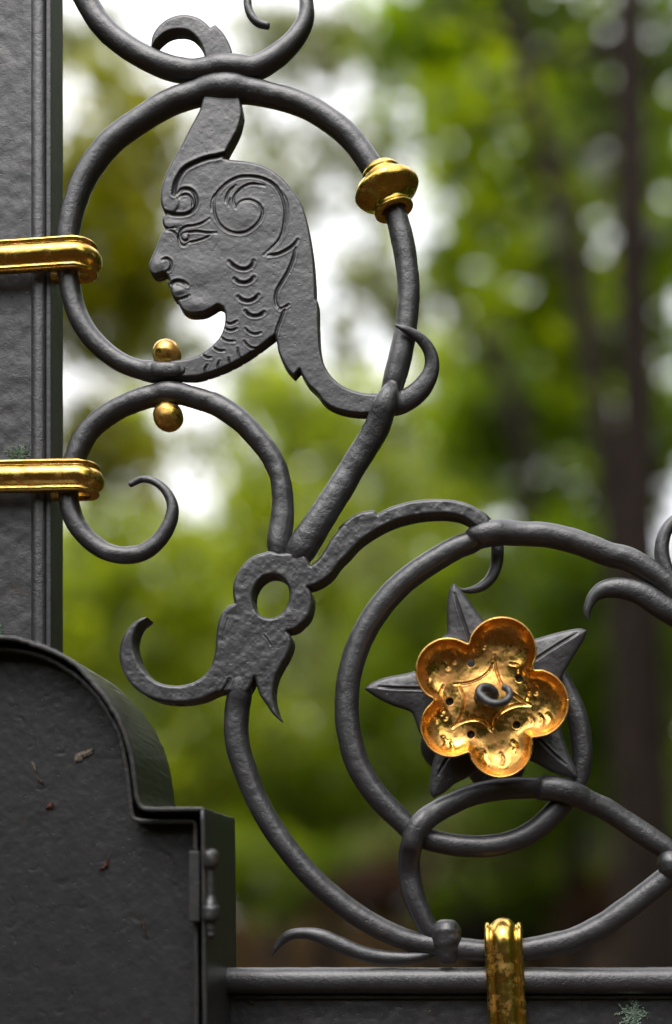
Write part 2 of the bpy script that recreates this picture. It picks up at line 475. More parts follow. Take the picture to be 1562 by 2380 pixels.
# ------------------------------------------------------------------ the gate
gate = bpy.data.objects.new('wrought_iron_gate', None)
gate.location = P(20, CZ, 0.016)[:2] + (0.0,)
link(gate); bpy.context.view_layer.update()
tag(gate, 'dark grey wrought iron gate with gilded bands, engraved profile head and golden flower rosette', 'gate')

def Z(py, y=0.0): return P(0, py, y)[2]
def Xw(px, y=0.0): return P(px, 0, y)[0]

# --- hanging stile with half-round bead
def wall_grid(name, mat, parent, x0, x1, z0, z1, yf, yb, nz=340, nx=60, amp=.0006, seed=3):
    """flat bar with a hammered face"""
    gx = np.linspace(x0, x1, nx); gz = np.linspace(z0, z1, nz)
    X, Zz = np.meshgrid(gx, gz); X = X.ravel(); Zz = Zz.ravel()
    h = amp * (1.3 * vnoise(X / S, Zz / S, 30, seed) + 1.0 * vnoise(X / S, Zz / S, 13, seed + 1))
    V = np.stack([X, yf - h, Zz], 1)
    B = np.array([[x0, yb, z0], [x1, yb, z0], [x1, yb, z1], [x0, yb, z1]])
    Vv = np.vstack([V, B]); F = []
    for i in range(nz - 1):
        for j in range(nx - 1):
            a = i * nx + j; F.append((a, a + 1, a + nx + 1, a + nx))
    n = nx * nz
    F.append([i * nx + nx - 1 for i in range(nz)][::-1] + [n + 1, n + 2][::1] if False else [n + 1, n + 2] + [i * nx + nx - 1 for i in range(nz)][::-1])
    F.append([n + 3, n] + [i * nx for i in range(nz)])
    F.append([n, n + 1] + [j for j in range(nx)][::-1])
    F.append([n + 2, n + 3] + [(nz - 1) * nx + j for j in range(nx)])
    F.append((n + 1, n, n + 3, n + 2))
    o = mesh_obj(name, Vv, F, mat, parent, smooth=False)
    sm = np.zeros(len(o.data.polygons), dtype=bool); sm[:(nz - 1) * (nx - 1)] = True
    o.data.polygons.foreach_set('use_smooth', sm)
    return o

stile = wall_grid('stile', M_rough, gate, Xw(-260, .004), Xw(118, .004), 0.0, Z(-620), 0.004, 0.030, nz=900, nx=110, amp=.00045)
tag(stile, 'broad hammered upright bar at the left edge')
zt, zb = Z(-620), 0.02
pts = [(94, 2111 + (HC - z) / S, 19.5, 4.0, 21) for z in np.linspace(zt, zb, 30)]
bead = rod('bead', M_rod, stile, pts, step=14, lump=.03, seed=9)
trim = box('trim', M_rough, stile, Xw(112, .004), Xw(123, .004), -0.0006, 0.012, 0.01, Z(-600), .0008)

# --- bottom rail
rail = wall_grid('bottom_rail', M_rough, gate, Xw(478, .006), Xw(3400, .006), Z(2720), Z(2300), 0.006, 0.026, nz=90, nx=620, amp=.0005, seed=8)
tag(rail, 'broad horizontal bar along the bottom')
rb = rod('bead', M_rod, rail, [(524 + i * 60, 2279 + .4 * math.sin(i), 31, 0, 30) for i in range(46)], step=14, lump=.028, seed=4, caps=(True, True))
trim2 = box('trim', M_rough, rail, Xw(540), Xw(3380), 0.002, 0.012, Z(2322), Z(2312), .0008)

# --- engraved head plate
head_out = outline(
    c2([(530, 165), (500, 230), (450, 320), (400, 420), (350, 510), (310, 580), (275, 650), (250, 720), (236, 790), (233, 850), (241, 900), (258, 940), (275, 960, 'c'),
        (253, 975), (246, 1005), (252, 1040), (277, 1072, 'c'), (255, 1085), (235, 1120), (215, 1170), (195, 1220), (170, 1275), (148, 1330), (146, 1372), (160, 1402), (190, 1416), (230, 1408), (258, 1397), (272, 1405, 'c'),
        (285, 1428), (297, 1455), (290, 1480), (293, 1503), (308, 1520, 'c'), (311, 1545), (320, 1572), (340, 1592), (362, 1597, 'c'), (364, 1620), (375, 1650), (400, 1682), (440, 1703), (500, 1706), (560, 1697), (620, 1667), (665, 1643), (700, 1660, 'c'),
        (715, 1700), (718, 1750), (711, 1800), (695, 1850), (668, 1898), (620, 1947), (570, 1987), (500, 2022), (440, 2042), (380, 2052), (300, 2060, 'c'), (300, 2170, 'c'),
        (400, 2184), (500, 2182), (600, 2155), (700, 2118), (800, 2070), (900, 2010), (1000, 1940), (1060, 1893), (1088, 1872, 'c'),
        (1107, 1925), (1117, 1990), (1140, 2050), (1170, 2108), (1205, 2150), (1233, 2176, 'c'), (1276, 2127, 'c'), (1302, 2180), (1340, 2240), (1400, 2298)]) +
    c8([(60, 2135), (150, 2188), (250, 2216), (350, 2228), (440, 2226), (560, 2215, 'c'), (600, 2060, 'c'), (500, 2066), (400, 2058), (300, 2035), (200, 1988), (120, 1918), (65, 1830), (30, 1700), (16, 1500), (8, 1300)]) +
    c2([(1402, 1600), (1396, 1500), (1382, 1300), (1366, 1180), (1345, 1060), (1312, 930), (1276, 850), (1218, 770), (1150, 690), (1060, 622), (960, 580), (860, 560), (765, 552), (705, 540, 'c'),
        (735, 470), (780, 390), (815, 320), (836, 250), (846, 190), (833, 110)]) +
    c1([(1072, 380), (1064, 300), (1052, 245), (1035, 195), (1005, 145), (972, 112, 'c'), (950, 125, 'c'), (930, 104), (890, 78), (830, 66), (770, 79), (720, 114), (690, 160), (682, 218, 'c'), (702, 192), (720, 172),
        (755, 146), (800, 135), (850, 142), (885, 170), (910, 210), (925, 262), (932, 330), (922, 400)]))
st = lambda f, pts: catmull(f(pts), 3.0)
G_head = [
    (st(c11, [(660, 90), (600, 105), (540, 115), (440, 150), (340, 205), (290, 270), (260, 340), (248, 415)]), 3.6, 6.5, 1),
    (st(c11, [(280, 420), (315, 382), (370, 376), (412, 402), (436, 450), (435, 510), (400, 560), (350, 585), (280, 590), (215, 582), (170, 566)]), 2.8, 5.0),
    (st(c11, [(285, 452), (318, 428), (360, 424), (392, 450), (406, 490), (398, 540)]), 2.0, 2.8),
    (st(c11, [(1000, 925), (1060, 872), (1112, 820), (1150, 750), (1170, 660), (1178, 560), (1150, 440), (1090, 345), (1000, 292), (900, 272), (800, 276), (720, 310), (650, 365), (600, 430), (583, 520), (600, 610), (640, 680), (700, 725), (780, 745), (850, 735), (920, 690), (970, 630), (988, 565), (962, 510), (920, 480), (860, 468), (800, 488), (768, 535)]), 2.4, 4.4),
    (st(c11, [(1120, 830), (1172, 740), (1196, 650), (1202, 560), (1188, 470), (1150, 395)]), 1.8, 2.2),
    (st(c11, [(560, 560), (565, 480), (590, 420)]), 1.8, 2.0),
    (st(c11, [(765, 345), (715, 390), (688, 440), (680, 485)]), 1.9, 2.8),
    (st(c11, [(1010, 350), (900, 333), (830, 358), (780, 400), (752, 440), (748, 480), (765, 530)]), 2.0, 3.0),
    (st(c11, [(722, 455), (708, 490), (706, 520)]), 1.5, 1.6),
    (st(c11, [(548, 622), (480, 662), (420, 680), (350, 690), (312, 712), (295, 750), (290, 790), (303, 832), (330, 852), (357, 840)]), 2.0, 3.2),
    (st(c11, [(365, 826), (450, 805), (520, 780), (560, 757)]), 1.8, 2.8),
    (st(c11, [(605, 742), (520, 740), (440, 730), (375, 736), (330, 745)]), 2.0, 3.2),
    (st(c11, [(330, 745), (308, 768), (316, 797), (345, 808), (372, 792), (370, 765), (347, 752)]), 1.8, 2.6),
    (st(c11, [(192, 722), (232, 726), (260, 746), (283, 780), (296, 815)]), 2.0, 3.2),
    (st(c11, [(180, 700), (215, 705), (258, 697)]), 1.8, 2.2),
    (st(c11, [(152, 968), (188, 955), (218, 975), (228, 1010), (212, 1048), (180, 1070)]), 2.2, 4.0),
    (st(c12, [(212, 228), (240, 195), (280, 182), (322, 190), (358, 214)]), 2.8, 4.8),
    (st(c12, [(262, 334), (310, 330), (345, 318), (378, 304)]), 2.1, 3.2),
    (st(c11, [(1035, 930), (1110, 920), (1180, 890), (1240, 850), (1284, 800)]), 2.4, 4.0),
    (st(c12, [(1262, -90), (1243, 0), (1205, 95), (1150, 190), (1110, 260), (1096, 330), (1106, 382), (1135, 418)]), 2.5, 4.4),
    (st(c12, [(1132, 418), (1165, 404), (1207, 380)]), 2.0, 3.2),
    (st(c12, [(1168, 425), (1142, 500), (1112, 580), (1097, 640), (1088, 690)]), 2.4, 4.2, 1),
]
for s_ in ([(710, 20), (750, 55), (800, 80), (850, 82), (890, 60), (915, 15)], [(755, 165), (790, 190), (835, 198), (880, 185), (917, 152)], [(785, 315), (820, 340), (870, 350), (915, 335), (955, 300)],
           [(845, 435), (880, 465), (930, 475), (970, 465), (1002, 443)], [(680, 530), (720, 540), (775, 518)], [(675, 580), (720, 595), (775, 580)], [(645, 655), (690, 680), (757, 685)],
           [(580, 738), (620, 762), (670, 765)], [(488, 795), (520, 820), (560, 822)], [(845, 580), (880, 612), (930, 625), (977, 615)], [(835, 685), (870, 725), (910, 742), (962, 742)],
           [(782, 745), (787, 790), (810, 830), (855, 850)], [(705, 825), (715, 870), (747, 905)], [(630, 850), (615, 890), (625, 930), (645, 955)], [(528, 885), (508, 920), (515, 960), (530, 980)]):
    big = s_[0][1] < 470 and s_[0][0] > 700
    G_head.append((st(c12, s_), 2.7 if big else 2.0, 5.0 if big else 3.2))
def relief(X, Y, d):
    h = np.zeros(X.shape)
    for f, (x, y), rx, ry, a in ((c12, (285, 262), 60, 38, 3.2), (c12, (262, 212), 30, 16, -1.0), (c11, (345, 778), 26, 26, 2.5), (c11, (250, 665), 90, 30, 1.6), (c11, (120, 1010), 60, 60, 3.0), (c12, (440, 370), 130, 60, 2.5), (c12, (420, 90), 160, 110, 2.0), (c11, (840, 600), 120, 120, 2.5), (c11, (330, 510), 55, 45, 1.2)):
        cx_, cy_ = f([(x, y)])[0]; k = .2786
        h += a * np.exp(-((X - cx_) / (rx * k)) ** 2 - ((Y - cy_) / (ry * k)) ** 2)
    cr = outline(c11([(640, 95), (560, 110), (440, 150), (340, 205), (290, 270), (260, 340), (248, 415), (290, 480), (250, 560), (150, 540), (100, 420), (110, 280), (200, 0), (330, -300), (600, -500), (800, -300), (760, -60)]))
    ii = np.where((X > cr[:, 0].min() - 9) & (X < cr[:, 0].max() + 9) & (Y > cr[:, 1].min() - 9) & (Y < cr[:, 1].max() + 9))[0]
    dd, _, _ = seg_dist(X[ii], Y[ii], cr, True); ins = inside(X[ii], Y[ii], cr)
    sd = np.where(ins, dd, -dd)
    h[ii] += 3.5 / (1 + np.exp(-sd / 1.5)) * np.clip(1 - (430 - Y[ii]) / 200, 0, 1)
    return h
head_plate = plate('head_plate', M_iron, gate, head_out, -0.0055, 0.0110, grooves=G_head, bevel=6.5, bev_h=6, rough=.34, seed=11, height=relief, cell=1.25)
tag(head_plate, 'flat iron plate cut and engraved as a human head in profile facing left, with a crest above and long hair')
curl = rod('curl', M_rod, head_plate, c8([(440, 2140, 22, 0, 18), (540, 2155, 25, 1, 17), (640, 2148, 27, 1, 17), (760, 2105, 25, 0, 17), (870, 2010, 22.5, -1, 16), (945, 1870, 18.5, -2, 14), (940, 1735, 15.5, -4, 12), (875, 1628, 13, -7, 10), (790, 1562, 10.5, -10, 8), (710, 1522, 7, -12, 6), (655, 1497, 2.5, -12, 2.5)]), step=3.5, expo=2.6, seed=21)
tag(curl, 'tapering curl at the end of the hair, hooked over the ring')

# --- ring round the head
ring_pts = c2([(560, 2110)]) and [(450, 872, 14, 0, 12), (420, 869, 19, 0, 15)] + [
    (388, 866, 23, -1, 22), (352, 864, 24, -1, 24), (330, 860, 22), (281, 842, 22), (225, 798, 23.5), (188, 747, 24), (168, 690, 23.5), (160, 640, 23.5), (157, 585, 24), (161, 531, 24.5),
    (176, 466, 25), (200, 408, 26), (252, 337, 26), (330, 277, 26), (403, 235, 27), (455, 219, 27), (485, 209, 29, -1), (514, 205, 31, -2), (545, 206, 31, -2), (575, 211, 27.5, -1), (617, 219, 26), (694, 240, 26), (761, 276, 26.5), (806, 312, 27), (835, 345, 27),
    (862, 385, 27.5), (897, 442, 27), (921, 503, 26), (936, 560, 27), (945, 616, 26), (950, 672, 26), (947, 729, 26), (940, 785, 26), (928, 841, 27), (912, 900, 25, 1), (902, 950, 20, 4), (900, 985, 9, 6)]
ring_scroll = rod('ring_scroll', M_rod, gate, ring_pts, seed=1)
tag(ring_scroll, 'large round ring framing the engraved head')
strap = rod('strap', M_forge, gate, [(914, 893, 13, -5, 10), (908, 908, 19, -7, 20), (900, 930, 25, -8, 24), (890, 955, 28, -7, 27), (872, 1000, 29, -3, 28), (848, 1042, 28.5, -1, 28), (812, 1100, 29, 0, 28), (775, 1160, 30, -1, 30), (735, 1222, 32, -2, 32), (698, 1280, 33, -2, 33), (680, 1308, 26, -1, 28)], expo=2.7, lump=.05, seed=2, caps=(True, False))
tag(strap, 'straight slanting bar running up from the pierced plate')

# --- upper scroll (leaves the picture at the top)
up = rod('upper_scroll', M_rod, gate, [(150, -95, 27), (172, -50, 27), (197, -5, 27), (234, 55, 26.5), (286, 103, 26), (345, 138, 26), (402, 160, 26.5), (445, 166, 25), (480, 163, 26, -1), (515, 156, 27, -2), (550, 157, 27, -2), (588, 159, 26, -1), (634, 137, 24), (682, 95, 21.5), (709, 50, 19), (713, 15, 17), (704, -30, 15), (672, -68, 13), (630, -78, 11), (595, -55, 10), (577, -15, 9), (576, 12, 9.5), (584, 36, 10), (600, 53, 9.5), (622, 60, 8)], seed=3, step=4)
tag(up, 'scroll bar curling into a small hook at the top')

# --- small scroll, lower left
small = rod('small_scroll', M_rod, gate, [(648, 1290, 22, -1, 24), (648, 1262, 26, -1, 27), (655, 1215, 27.5, 0, 26), (657, 1150, 24.5), (648, 1100, 24), (633, 1066, 24.5), (611, 1035, 25), (561, 979, 25.5), (500, 940, 25), (443, 922, 24), (412, 914, 25, -1), (385, 913, 25.5, -1), (362, 919, 24.5), (330, 927, 24), (266, 954, 24), (214, 993, 24), (185, 1038, 24), (168, 1090, 24), (160, 1135, 23), (160, 1165, 22.5), (171, 1205, 23), (197, 1244, 22), (237, 1277, 21), (283, 1290, 20), (332, 1284, 19), (372, 1253, 17.5), (396, 1211, 15.5), (401, 1175, 13), (386, 1142, 10.5), (360, 1120, 9), (330, 1114, 7.5), (303, 1126, 6.5)], seed=4, step=4, lump=.06)
tag(small, 'spiral scroll below the head ring, ending in a thin inward hook')
pad = rod('pad', M_rod, gate, [(346, 856, 10, -4, 10), (362, 859, 15, -6, 12), (388, 860, 17, -6, 13), (410, 860, 15, -6, 11), (424, 861, 10, -5, 6)], expo=3, seed=31, lump=.03)

# --- pierced leaf plate
bird_out = outline(
    c4([(1010, 425, 'c'), (960, 440), (900, 475), (858, 520), (820, 580), (801, 640), (798, 700), (808, 768, 'c'), (770, 785), (730, 825), (704, 880), (690, 940), (682, 1020), (678, 1090), (665, 1150), (640, 1210), (600, 1260), (540, 1300), (470, 1322), (400, 1328), (320, 1315), (255, 1285), (195, 1225), (155, 1160),
        (132, 1090), (124, 1030), (138, 965), (165, 915), (203, 884), (219, 866, 'c'), (196, 864), (150, 884), (100, 925), (60, 980), (35, 1050), (28, 1130), (45, 1210), (80, 1280), (130, 1340), (200, 1393), (280, 1428), (370, 1443), (470, 1443), (560, 1428), (620, 1408), (680, 1380), (742, 1362, 'c'), (765, 1370), (890, 1370), (925, 1320), (945, 1272, 'c'),
        (960, 1330), (985, 1400), (1020, 1450), (1060, 1510), (1095, 1546), (1125, 1564, 'c'), (1105, 1528), (1085, 1470), (1072, 1400), (1076, 1330), (1095, 1260), (1130, 1190), (1165, 1130), (1190, 1070), (1197, 1020), (1186, 985), (1165, 960, 'c'),
        (1220, 945), (1270, 905), (1310, 860), (1331, 800), (1336, 740), (1326, 690), (1305, 661, 'c'), (1360, 645), (1420, 612), (1470, 568), (1520, 500)]) +
    c5([(74, 302), (124, 247), (194, 196), (284, 150), (366, 126), (448, 114), (530, 113), (592, 124), (640, 150), (690, 200, 'c'), (735, 165, 'c'), (722, 132), (690, 100), (640, 70), (580, 50), (500, 42), (420, 45), (340, 58), (260, 84), (212, 111, 'c'), (200, 95, 'c'), (170, 95), (120, 108), (70, 140), (28, 180)]) +
    c4([(1545, 235), (1500, 290), (1460, 340), (1420, 410), (1375, 472), (1325, 512, 'c'), (1290, 450), (1250, 430), (1180, 425), (1110, 430), (1050, 415)]))
th = np.linspace(0, 2 * math.pi, 60, endpoint=False)
hole = np.array(c4([(1057 + 123 * math.cos(a) - 10 * math.sin(a), 724 + 146 * math.sin(a)) for a in th]))
G_bird = [(st(c4, [(1008, 985), (1035, 1020), (1053, 1056)]), 1.3, 2.6), (st(c4, [(765, 868), (748, 920), (738, 965)]), 1.2, .9), (st(c4, [(775, 1290), (755, 1330), (735, 1358)]), 3.0, 4.5),
          (st(c4, [(1195, 285), (1160, 350), (1110, 425)]), 2.6, 4)]
rnd = random.Random(4)
for k in range(0):
    x = 1150 + rnd.uniform(0, 130); y = 450 + rnd.uniform(-5, 90)
    G_bird.append((st(c4, [(x - 17, y - 18), (x + 16, y - 10), (x + 18, y + 18), (x - 14, y + 16)]), 1.8, 1.0))
bird = plate('pierced_plate', M_iron, gate, bird_out, -0.0100, 0.0185, holes=[hole], grooves=G_bird, bevel=8, bev_h=8, rough=.85, seed=31, cell=1.3)
tag(bird, 'flat leaf shaped plate pierced by an oval hole, with a curved arm on each side')
arm_tip = rod('arm_tip', M_rod, bird, c5([(640, 115, 19, -1, 22), (695, 150, 19, 5, 18), (735, 195, 16, 14, 14), (758, 240, 15, 17, 13), (762, 290, 15, 17, 13), (755, 350, 14, 17, 12), (733, 402, 13, 16, 11), (695, 440, 11.5, 15, 10), (650, 459, 8.5, 14, 8), (608, 462, 5, 13, 5), (583, 452, 2.5, 13, 2.5)]), step=3.5, seed=6, expo=2.3)

# --- long lower scroll with its knot
low = rod('lower_scroll', M_rod, gate, [(564, 1500, 14, 6, 12), (563, 1545, 22, 1.5, 26), (560, 1575, 26, -1, 30), (558, 1600, 28, -2, 29), (556, 1622, 28.5, -1.5, 28.5), (552, 1645, 28.5), (549, 1695, 28), (555, 1742, 28), (577, 1808, 27), (599, 1862, 26), (634, 1924, 26), (678, 1985, 26), (727, 2041, 26), (779, 2088, 26), (834, 2129, 26), (890, 2161, 26), (946, 2184, 25), (1000, 2195, 24), (1040, 2200, 25), (1080, 2206, 26), (1120, 2209, 25.5), (1170, 2210, 26), (1220, 2207, 27), (1278, 2197, 28), (1336, 2182, 28), (1399, 2151, 28), (1456, 2112, 28), (1508, 2072, 27), (1550, 2038, 27), (1600, 1990, 26), (1660, 1920, 26), (1710, 1830, 26)], seed=7)
tag(low, 'long scroll bar sweeping down from the pierced plate and along the bottom rail')
knot_prof = [(-52, .5), (-50, 15), (-44, 25), (-30, 33), (-10, 35), (5, 33), (16, 30), (28, 28), (40, 25), (50, 20), (53, .5)]
knot = lathe('knot', M_rod, gate, 1038, 2188, -0.003, (0.02, 1), knot_prof, lump=.06, seed=3, nseg=32)
tag(knot, 'bulging forged collar tying three bars above the bottom rail')
knot2 = lathe('knot', M_rod, gate, 1560, 2012, -0.004, (0.5, 1), [(-38, .5), (-35, 14), (-22, 26), (0, 31), (20, 27), (34, 15), (38, .5)], lump=.06, seed=8, nseg=32)
tag(knot2, 'round forged collar at the right edge')

# --- loop scroll crossing over the flower ring
loop = rod('loop_scroll', M_rod, gate, [(1012, 2184, 17), (1003, 2168, 21), (983, 2133, 24), (962, 2082, 25.5), (952, 2030, 26), (951, 1992, 25.5, -5)] +
           c5([(366, 1640, 26, -9), (385, 1572, 27, -10), (425, 1518, 27, -9), (480, 1478, 26, -5), (555, 1437, 25.5, -3), (640, 1402, 25.5, -2), (740, 1377, 26, -2), (850, 1368, 26, -4), (940, 1367, 25.5, -7), (958, 1368, 28.5, -9), (1010, 1368, 29.5, -10), (1070, 1380, 29.5, -10), (1125, 1400, 28, -8), (1180, 1428, 26, -5), (1250, 1460, 26, -2), (1345, 1520, 26), (1450, 1590, 27), (1545, 1655, 26), (1620, 1710, 24)]), seed=8, step=4.5)
tag(loop, 'looping scroll bar that crosses over the flower ring twice')

# --- flower ring
fr = rod('flower_ring', M_rod, gate, c5([(1760, 720, 26), (1690, 600, 26), (1610, 500, 26), (1540, 432, 26), (1450, 368, 27), (1360, 318, 27.5), (1275, 303 - 6, 27.5), (1185, 262, 28), (1090, 229, 28), (975, 206, 28), (880, 201, 27.5), (820, 198, 28.5, -1), (760, 196, 29.5, -3), (705, 205, 29.5, -3), (660, 222, 27.5, -2),
     (640, 240, 25.5), (580, 263, 26), (500, 308, 26.5), (412, 363, 27), (325, 430, 27.5), (248, 510, 28), (186, 595, 28), (138, 680, 28), (105, 770, 28), (82, 860, 28), (72, 955, 28), (74, 1055, 28.5), (88, 1150, 28.5), (117, 1250, 28.5), (165, 1340, 28), (225, 1420, 27.5), (295, 1490, 27), (360, 1553, 26), (440, 1600, 26), (530, 1622, 26), (620, 1633, 26), (720, 1633, 26), (815, 1615, 25.5), (900, 1580, 25.5), (970, 1530, 26), (1035, 1465, 26), (1090, 1400, 25),
     (1130, 1330, 23), (1148, 1260, 24), (1150, 1200, 24.5), (1143, 1110, 24.5), (1118, 1010, 24), (1085, 930, 22), (1040, 850, 21), (980, 790, 19), (900, 750, 18), (820, 760, 17), (760, 820, 15), (735, 900, 13)]), seed=5, step=5)
tag(fr, 'large ring coiling behind the golden flower')

# --- leaves
leaf1 = rod('leaf', M_rod, gate, c7([(234, 590, 1.5, 0, 2), (243, 570, 6, 0, 4), (262, 546, 9.5, 0, 6), (292, 523, 12, -1, 8), (340, 516, 13, -2, 9), (395, 526, 17, -3, 11), (450, 550, 19, -3, 12), (520, 579, 18, -3, 12), (600, 597, 18, -2, 12), (680, 599, 16, -2, 12), (745, 588, 12, -1, 10), (772, 580, 8, 0, 8)]), seed=12, step=3.5, expo=1.7)
tag(leaf1, 'thin pointed leaf curling left above the bottom rail')
leaf2 = rod('leaf', M_rod, gate, c5([(1178, 598, 3, -2, 3), (1172, 570, 8, -2, 6), (1178, 535, 10.5, -2, 8), (1205, 487, 15, -2, 11), (1245, 460, 20, -2, 15), (1298, 450, 23.5, -2, 17), (1360, 456, 26, -2, 18), (1430, 480, 28, -2, 20), (1500, 527, 29, -2, 21), (1590, 580, 29, -1, 22), (1680, 650, 22, 0, 20)]), seed=13, step=4, expo=2.0)
tag(leaf2, 'thick hooked leaf pointing left at the right edge')
side = rod('side_scroll', M_rod, gate, c5([(1690, 240, 10, -1), (1670, 160, 12, -1), (1620, 128, 13, -1), (1575, 142, 14, -1), (1535, 188, 15, -1), (1517, 245, 16.5, -1), (1517, 310, 17.5, -1), (1535, 370, 18, -1), (1562, 420, 17, -1), (1610, 480, 14, 0), (1660, 540, 12, 0)]), seed=14, step=4)
tag(side, 'small upright scroll at the right edge')

# --- gilded parts
collar = lathe('gilded_collar', M_gold, gate, 900, 444, 0.0, (0.33, 0.944), [(-62, 26), (-59, 33), (-52, 41), (-45, 45), (-38, 44), (-33, 47), (-28, 55), (-20, 66), (-10, 75), (0, 77), (8, 73), (17, 62), (26, 50), (33, 44), (40, 44), (46, 47), (51, 45), (54, 36), (50, 27)], nseg=72, lobes=(8, .014, 24, .6), lump=.018, seed=2)
tag(collar, 'moulded gilded collar on the right side of the head ring')
for (bx, by, br, sd) in ((388, 823, 33, 1), (391, 968, 34.5, 5)):
    pr = [(br * math.sin(R(a)), max(.4, br * math.cos(R(a)))) for a in range(-90, 91, 15)]
    o = lathe('gilded_ball', M_gold, gate, bx, by, 0.002, (0, 1), pr, lump=.035, seed=sd, nseg=40)
    tag(o, 'gilded ball above the join of the two rings' if by < 900 else 'gilded ball below the join of the two rings')

band_prof = [(-37, -8), (-37, 0), (-36, 7), (-33, 11), (-29, 12), (-26, 9), (-25, 6), (-22, 9), (-17, 15), (-10, 20), (0, 22), (10, 20), (17, 15), (22, 9), (25, 6), (26, 9), (29, 12), (33, 11), (36, 7), (37, 0), (37, -8)]
def hband(cy_l, cy_r, xr, sd, ksc=1.0):
    path = []; nr = []
    yf = -0.0105; rad = 0.0105
    xa = xr - rad / S - 26
    for x in np.linspace(-330, xa, 90):
        f = (x + 330) / (xa + 330)
        p = P(x, cy_l + (cy_r - cy_l) * max(0, x) / xa, yf); path.append(p); nr.append((0, -1, 0))
    c = P(xa, cy_r, yf); c = (c[0], 0.0, c[2])
    for a in np.linspace(0, 180, 26)[1:]:
        path.append((c[0] + rad * math.sin(R(a)), c[1] - rad * math.cos(R(a)), c[2])); nr.append((math.sin(R(a)), -math.cos(R(a)), 0))
    for x in np.linspace(xa - 10, 60, 12):
        p = P(x, cy_r, yf); path.append((p[0], rad, p[2])); nr.append((0, 1, 0))
    o = sweep('gilded_band', M_goldband, gate, path, [(v * ksc, h) for v, h in band_prof], nr, lump=1.3, seed=sd, side=(0, 0, 1))
    return o
tag(hband(597, 586, 229, 1), 'gilded moulded band clasping the head ring to the upright bar')
tag(hband(1107, 1104, 234, 6), 'gilded moulded band clasping the small scroll to the upright bar')
path = []; nr = []
yf = -0.0105
for py in np.linspace(2480, 2190, 50):
    path.append(P(1170 + (py - 2190) * .055, py, yf)); nr.append((0, -1, 0))
c = P(1170, 2190, yf)
for a in np.linspace(0, 180, 26)[1:]:
    path.append((c[0], -0.0105 * math.cos(R(a)), c[2] + .0105 * math.sin(R(a)))); nr.append((0, -math.cos(R(a)), math.sin(R(a))))
for py in np.linspace(2200, 2300, 10):
    p = P(1170, py, yf); path.append((p[0], .0105, p[2])); nr.append((0, 1, 0))
vb = sweep('gilded_band', M_goldband, gate, path, [(-v * 1.2, h) for v, h in band_prof], nr, lump=1.6, seed=12, side=(1, 0, 0))
tag(vb, 'upright gilded moulded band clasping the bars to the bottom rail')

# --- rosette: star, golden flower, hooked pin, rear flower
star_out = outline(c9([(597, 43, 'c'), (640, 82), (700, 160), (790, 285), (900, 400), (1000, 425), (1115, 400), (1250, 362), (1300, 350), (1400, 333), (1449, 345, 'c'), (1428, 405), (1370, 500), (1290, 640), (1235, 800), (1275, 960), (1340, 1150), (1378, 1230), (1391, 1290, 'c'),
                       (1330, 1278), (1230, 1250), (1100, 1182), (950, 1150), (780, 1225), (680, 1285), (600, 1325), (540, 1378), (468, 1416, 'c'), (444, 1380), (450, 1250), (475, 1105), (430, 1060), (380, 1000), (345, 905), (325, 868), (200, 820), (100, 770), (26, 718, 'c'), (60, 688), (150, 650), (355, 603), (450, 540), (505, 410), (548, 370), (553, 200), (570, 85)]))
G_star = [(st(c9, [(605, 115), (640, 230), (695, 390), (740, 520)]), 2.4, 5), (st(c9, [(1385, 365), (1260, 440), (1130, 525), (1020, 600)]), 2.2, 4), (st(c9, [(120, 708), (250, 716), (390, 720), (520, 735)]), 2.4, 4.5),
          (st(c9, [(1310, 1200), (1240, 1140), (1150, 1050), (1050, 940)]), 2.2, 4), (st(c9, [(500, 1265), (540, 1190), (590, 1120), (650, 1000)]), 2.2, 4)]
star = plate('star', M_iron, gate, star_out, -0.0135, 0.004, grooves=G_star, bevel=9, bev_h=5, rough=.5, bulge=9, seed=51, cell=1.4)
tag(star, 'five pointed dark iron star behind the golden flower, each point creased along its middle')

fc = c9([(806, 785)])[0]
pet = c9([(905, 482), (1115, 812), (895, 1078), (580, 960), (562, 603)])
prad = [r * .3643 for r in (216, 212, 203, 190, 203)]
bd = []
for k in range(720):
    a = 2 * math.pi * k / 720; dx, dy = math.cos(a), math.sin(a); best = 40
    for (qx, qy), r_ in zip(pet, prad):
        ex, ey = fc[0] - qx, fc[1] - qy
        bb = ex * dx + ey * dy; cc = ex * ex + ey * ey - r_ * r_; disc = bb * bb - cc
        if disc > 0: best = max(best, -bb + math.sqrt(disc))
    bd.append(best)
bd = np.array(bd); kern = np.ones(7) / 7
bds = np.convolve(np.concatenate([bd[-3:], bd, bd[:3]]), kern, 'valid')
fl_out = np.array([(fc[0] + bds[k] * math.cos(2 * math.pi * k / 720), fc[1] + bds[k] * math.sin(2 * math.pi * k / 720)) for k in range(0, 720, 3)])
fholes = [np.array([(qx + 9 * math.cos(a), qy + 9 * math.sin(a)) for a in np.linspace(0, 2 * math.pi, 20, endpoint=False)]) for qx, qy in c9([(707, 555), (1015, 652), (997, 950), (708, 1010), (572, 800)])]
pet_a = np.array(pet)
def cup(X, Y, d):
    r = np.hypot(X - fc[0], Y - fc[1])
    d = np.zeros(X.shape) if d is None else d
    th_ = np.arctan2(-(Y - fc[1]), X - fc[0])
    t = np.clip(1 - d / (54 + 17 * np.cos(5 * (th_ - R(72)))), 0, 1)
    h = 56 * (0.25 * t ** 1.6 + 0.75 * (1 - np.sqrt(np.clip(1 - t ** 2.2, 0, 1))))
    return h + 9 * np.exp(-(r / 58.0) ** 4) + 4 * np.exp(-(r / 30) ** 2)
